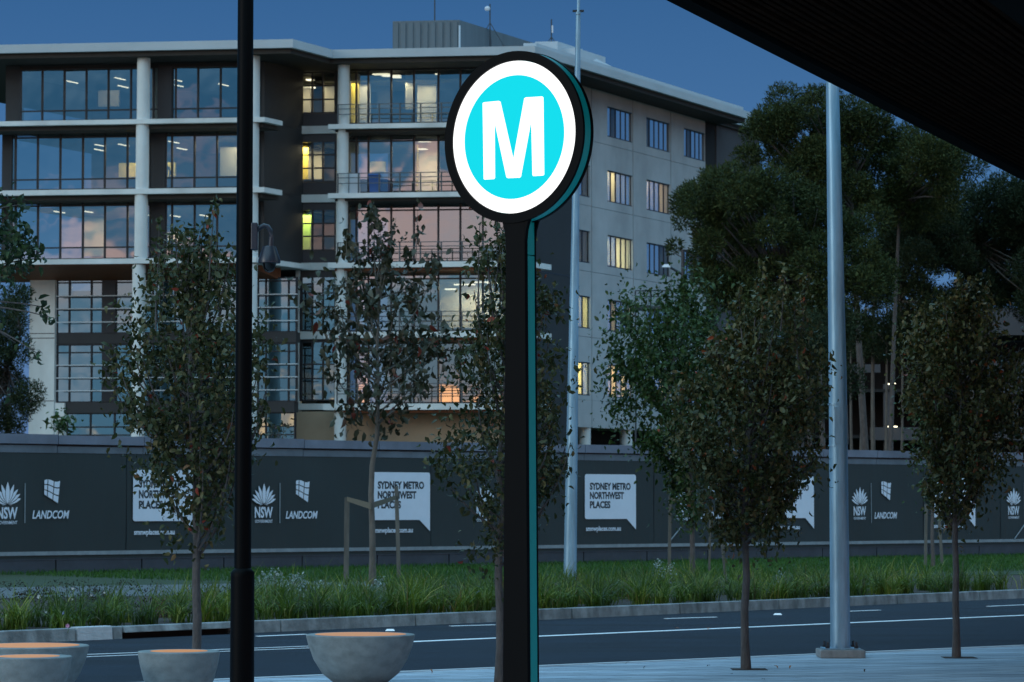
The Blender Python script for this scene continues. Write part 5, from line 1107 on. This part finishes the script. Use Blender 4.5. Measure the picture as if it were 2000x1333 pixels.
# ================================================================ ROAD STUDS AND FALLEN LEAVES
for x, y, lb in ((762, 1230.5, 'bright raised road marker near the large bowl seat'), (1519, 1199.5, 'bright raised road marker right of the brown street tree')):
    c = atz(x, y, RZ + .02); m = MB(); s_ = .065; m.hexa([(c[0] - s_, c[1] - .05, RZ + .006), (c[0] + s_, c[1] - .05, RZ + .006), (c[0] + s_, c[1] + .05, RZ + .006), (c[0] - s_, c[1] + .05, RZ + .006), (c[0] - s_ * .7, c[1] - .02, RZ + .03), (c[0] + s_ * .7, c[1] - .02, RZ + .03), (c[0] + s_ * .7, c[1] + .02, RZ + .03), (c[0] - s_ * .7, c[1] + .02, RZ + .03)])
    o = m.build('road_marker', mat('marker_white', (.85, .88, .9), .4)); tag(o, lb, 'road marker', 'raised white road markers')
FLV = [(1327, 1228, RZ, 'fleaf', .09, 'orange dead leaf on the road just above the white line, left of the next one'), (1387, 1229.5, RZ, 'fleaf', .08, 'brown dead leaf lying on the white line nearer the brown tree'), (838, 1316, 0, 'fleaf', .07, 'brown dead leaf on the paving right of the large bowl'), (1230, 1298, 0, 'fleafd', .06, 'dark dead leaf at the paving edge right of the totem'),
       (1262, 1307, 0, 'fleafd', .05, 'small dark leaf on the paving, below the leaf at the edge'), (1512, 1306, 0, 'fleaf', .07, 'red brown dead leaf on the paving right of the brown tree trunk'), (1546, 1307, 0, 'fleaf', .06, 'second red brown dead leaf on the paving nearer the pole footing'), (1387, 1302, 0, 'fleafd', .05, 'dark speck of leaf on the paving left of the brown tree trunk'),
       (1690, 1313, 0, 'fleafd', .05, 'dark leaf on the paving below and right of the pole footing'), (1430, 1316, 0, 'fleafd', .05, 'dark leaf near the bottom edge left of the brown tree trunk'), (1494, 1327, 0, 'fleafd', .05, 'dark leaf at the bottom edge below the red brown leaves')]
for x, y, z, mn, s_, lb in FLV:
    c = atz(x, y, z + .01); T = TEMPL[random.randrange(4)] * s_; a = random.uniform(0, 6.28); R = Matrix.Rotation(a, 3, 'Z') @ Matrix.Rotation(-.5, 3, 'Y'); m = MB(); vs = [tuple(R @ Vector(v)) for v in T]; mz = min(v[2] for v in vs)
    m.add([(v[0] + c[0], v[1] + c[1], v[2] - mz + z + .008) for v in vs], LF); o = m.build('fallen_leaf', M[mn]); tag(o, lb, 'leaf', 'fallen leaves on the road and paving')
# tree pits
for x, y in ((1457, 1308), (1868, 1285), (384, 1350), (976, 1336)):
    c = atz(x, y, 0); m = MB(); m.box(c[0] - .0, c[0] + .2, c[1] - .16, c[1] + .16, -.02, .004); m.box(c[0] - .14, c[0], c[1] - .16, c[1] + .16, -.02, .0035); setc(m, 'tree_pit', M['soil'])
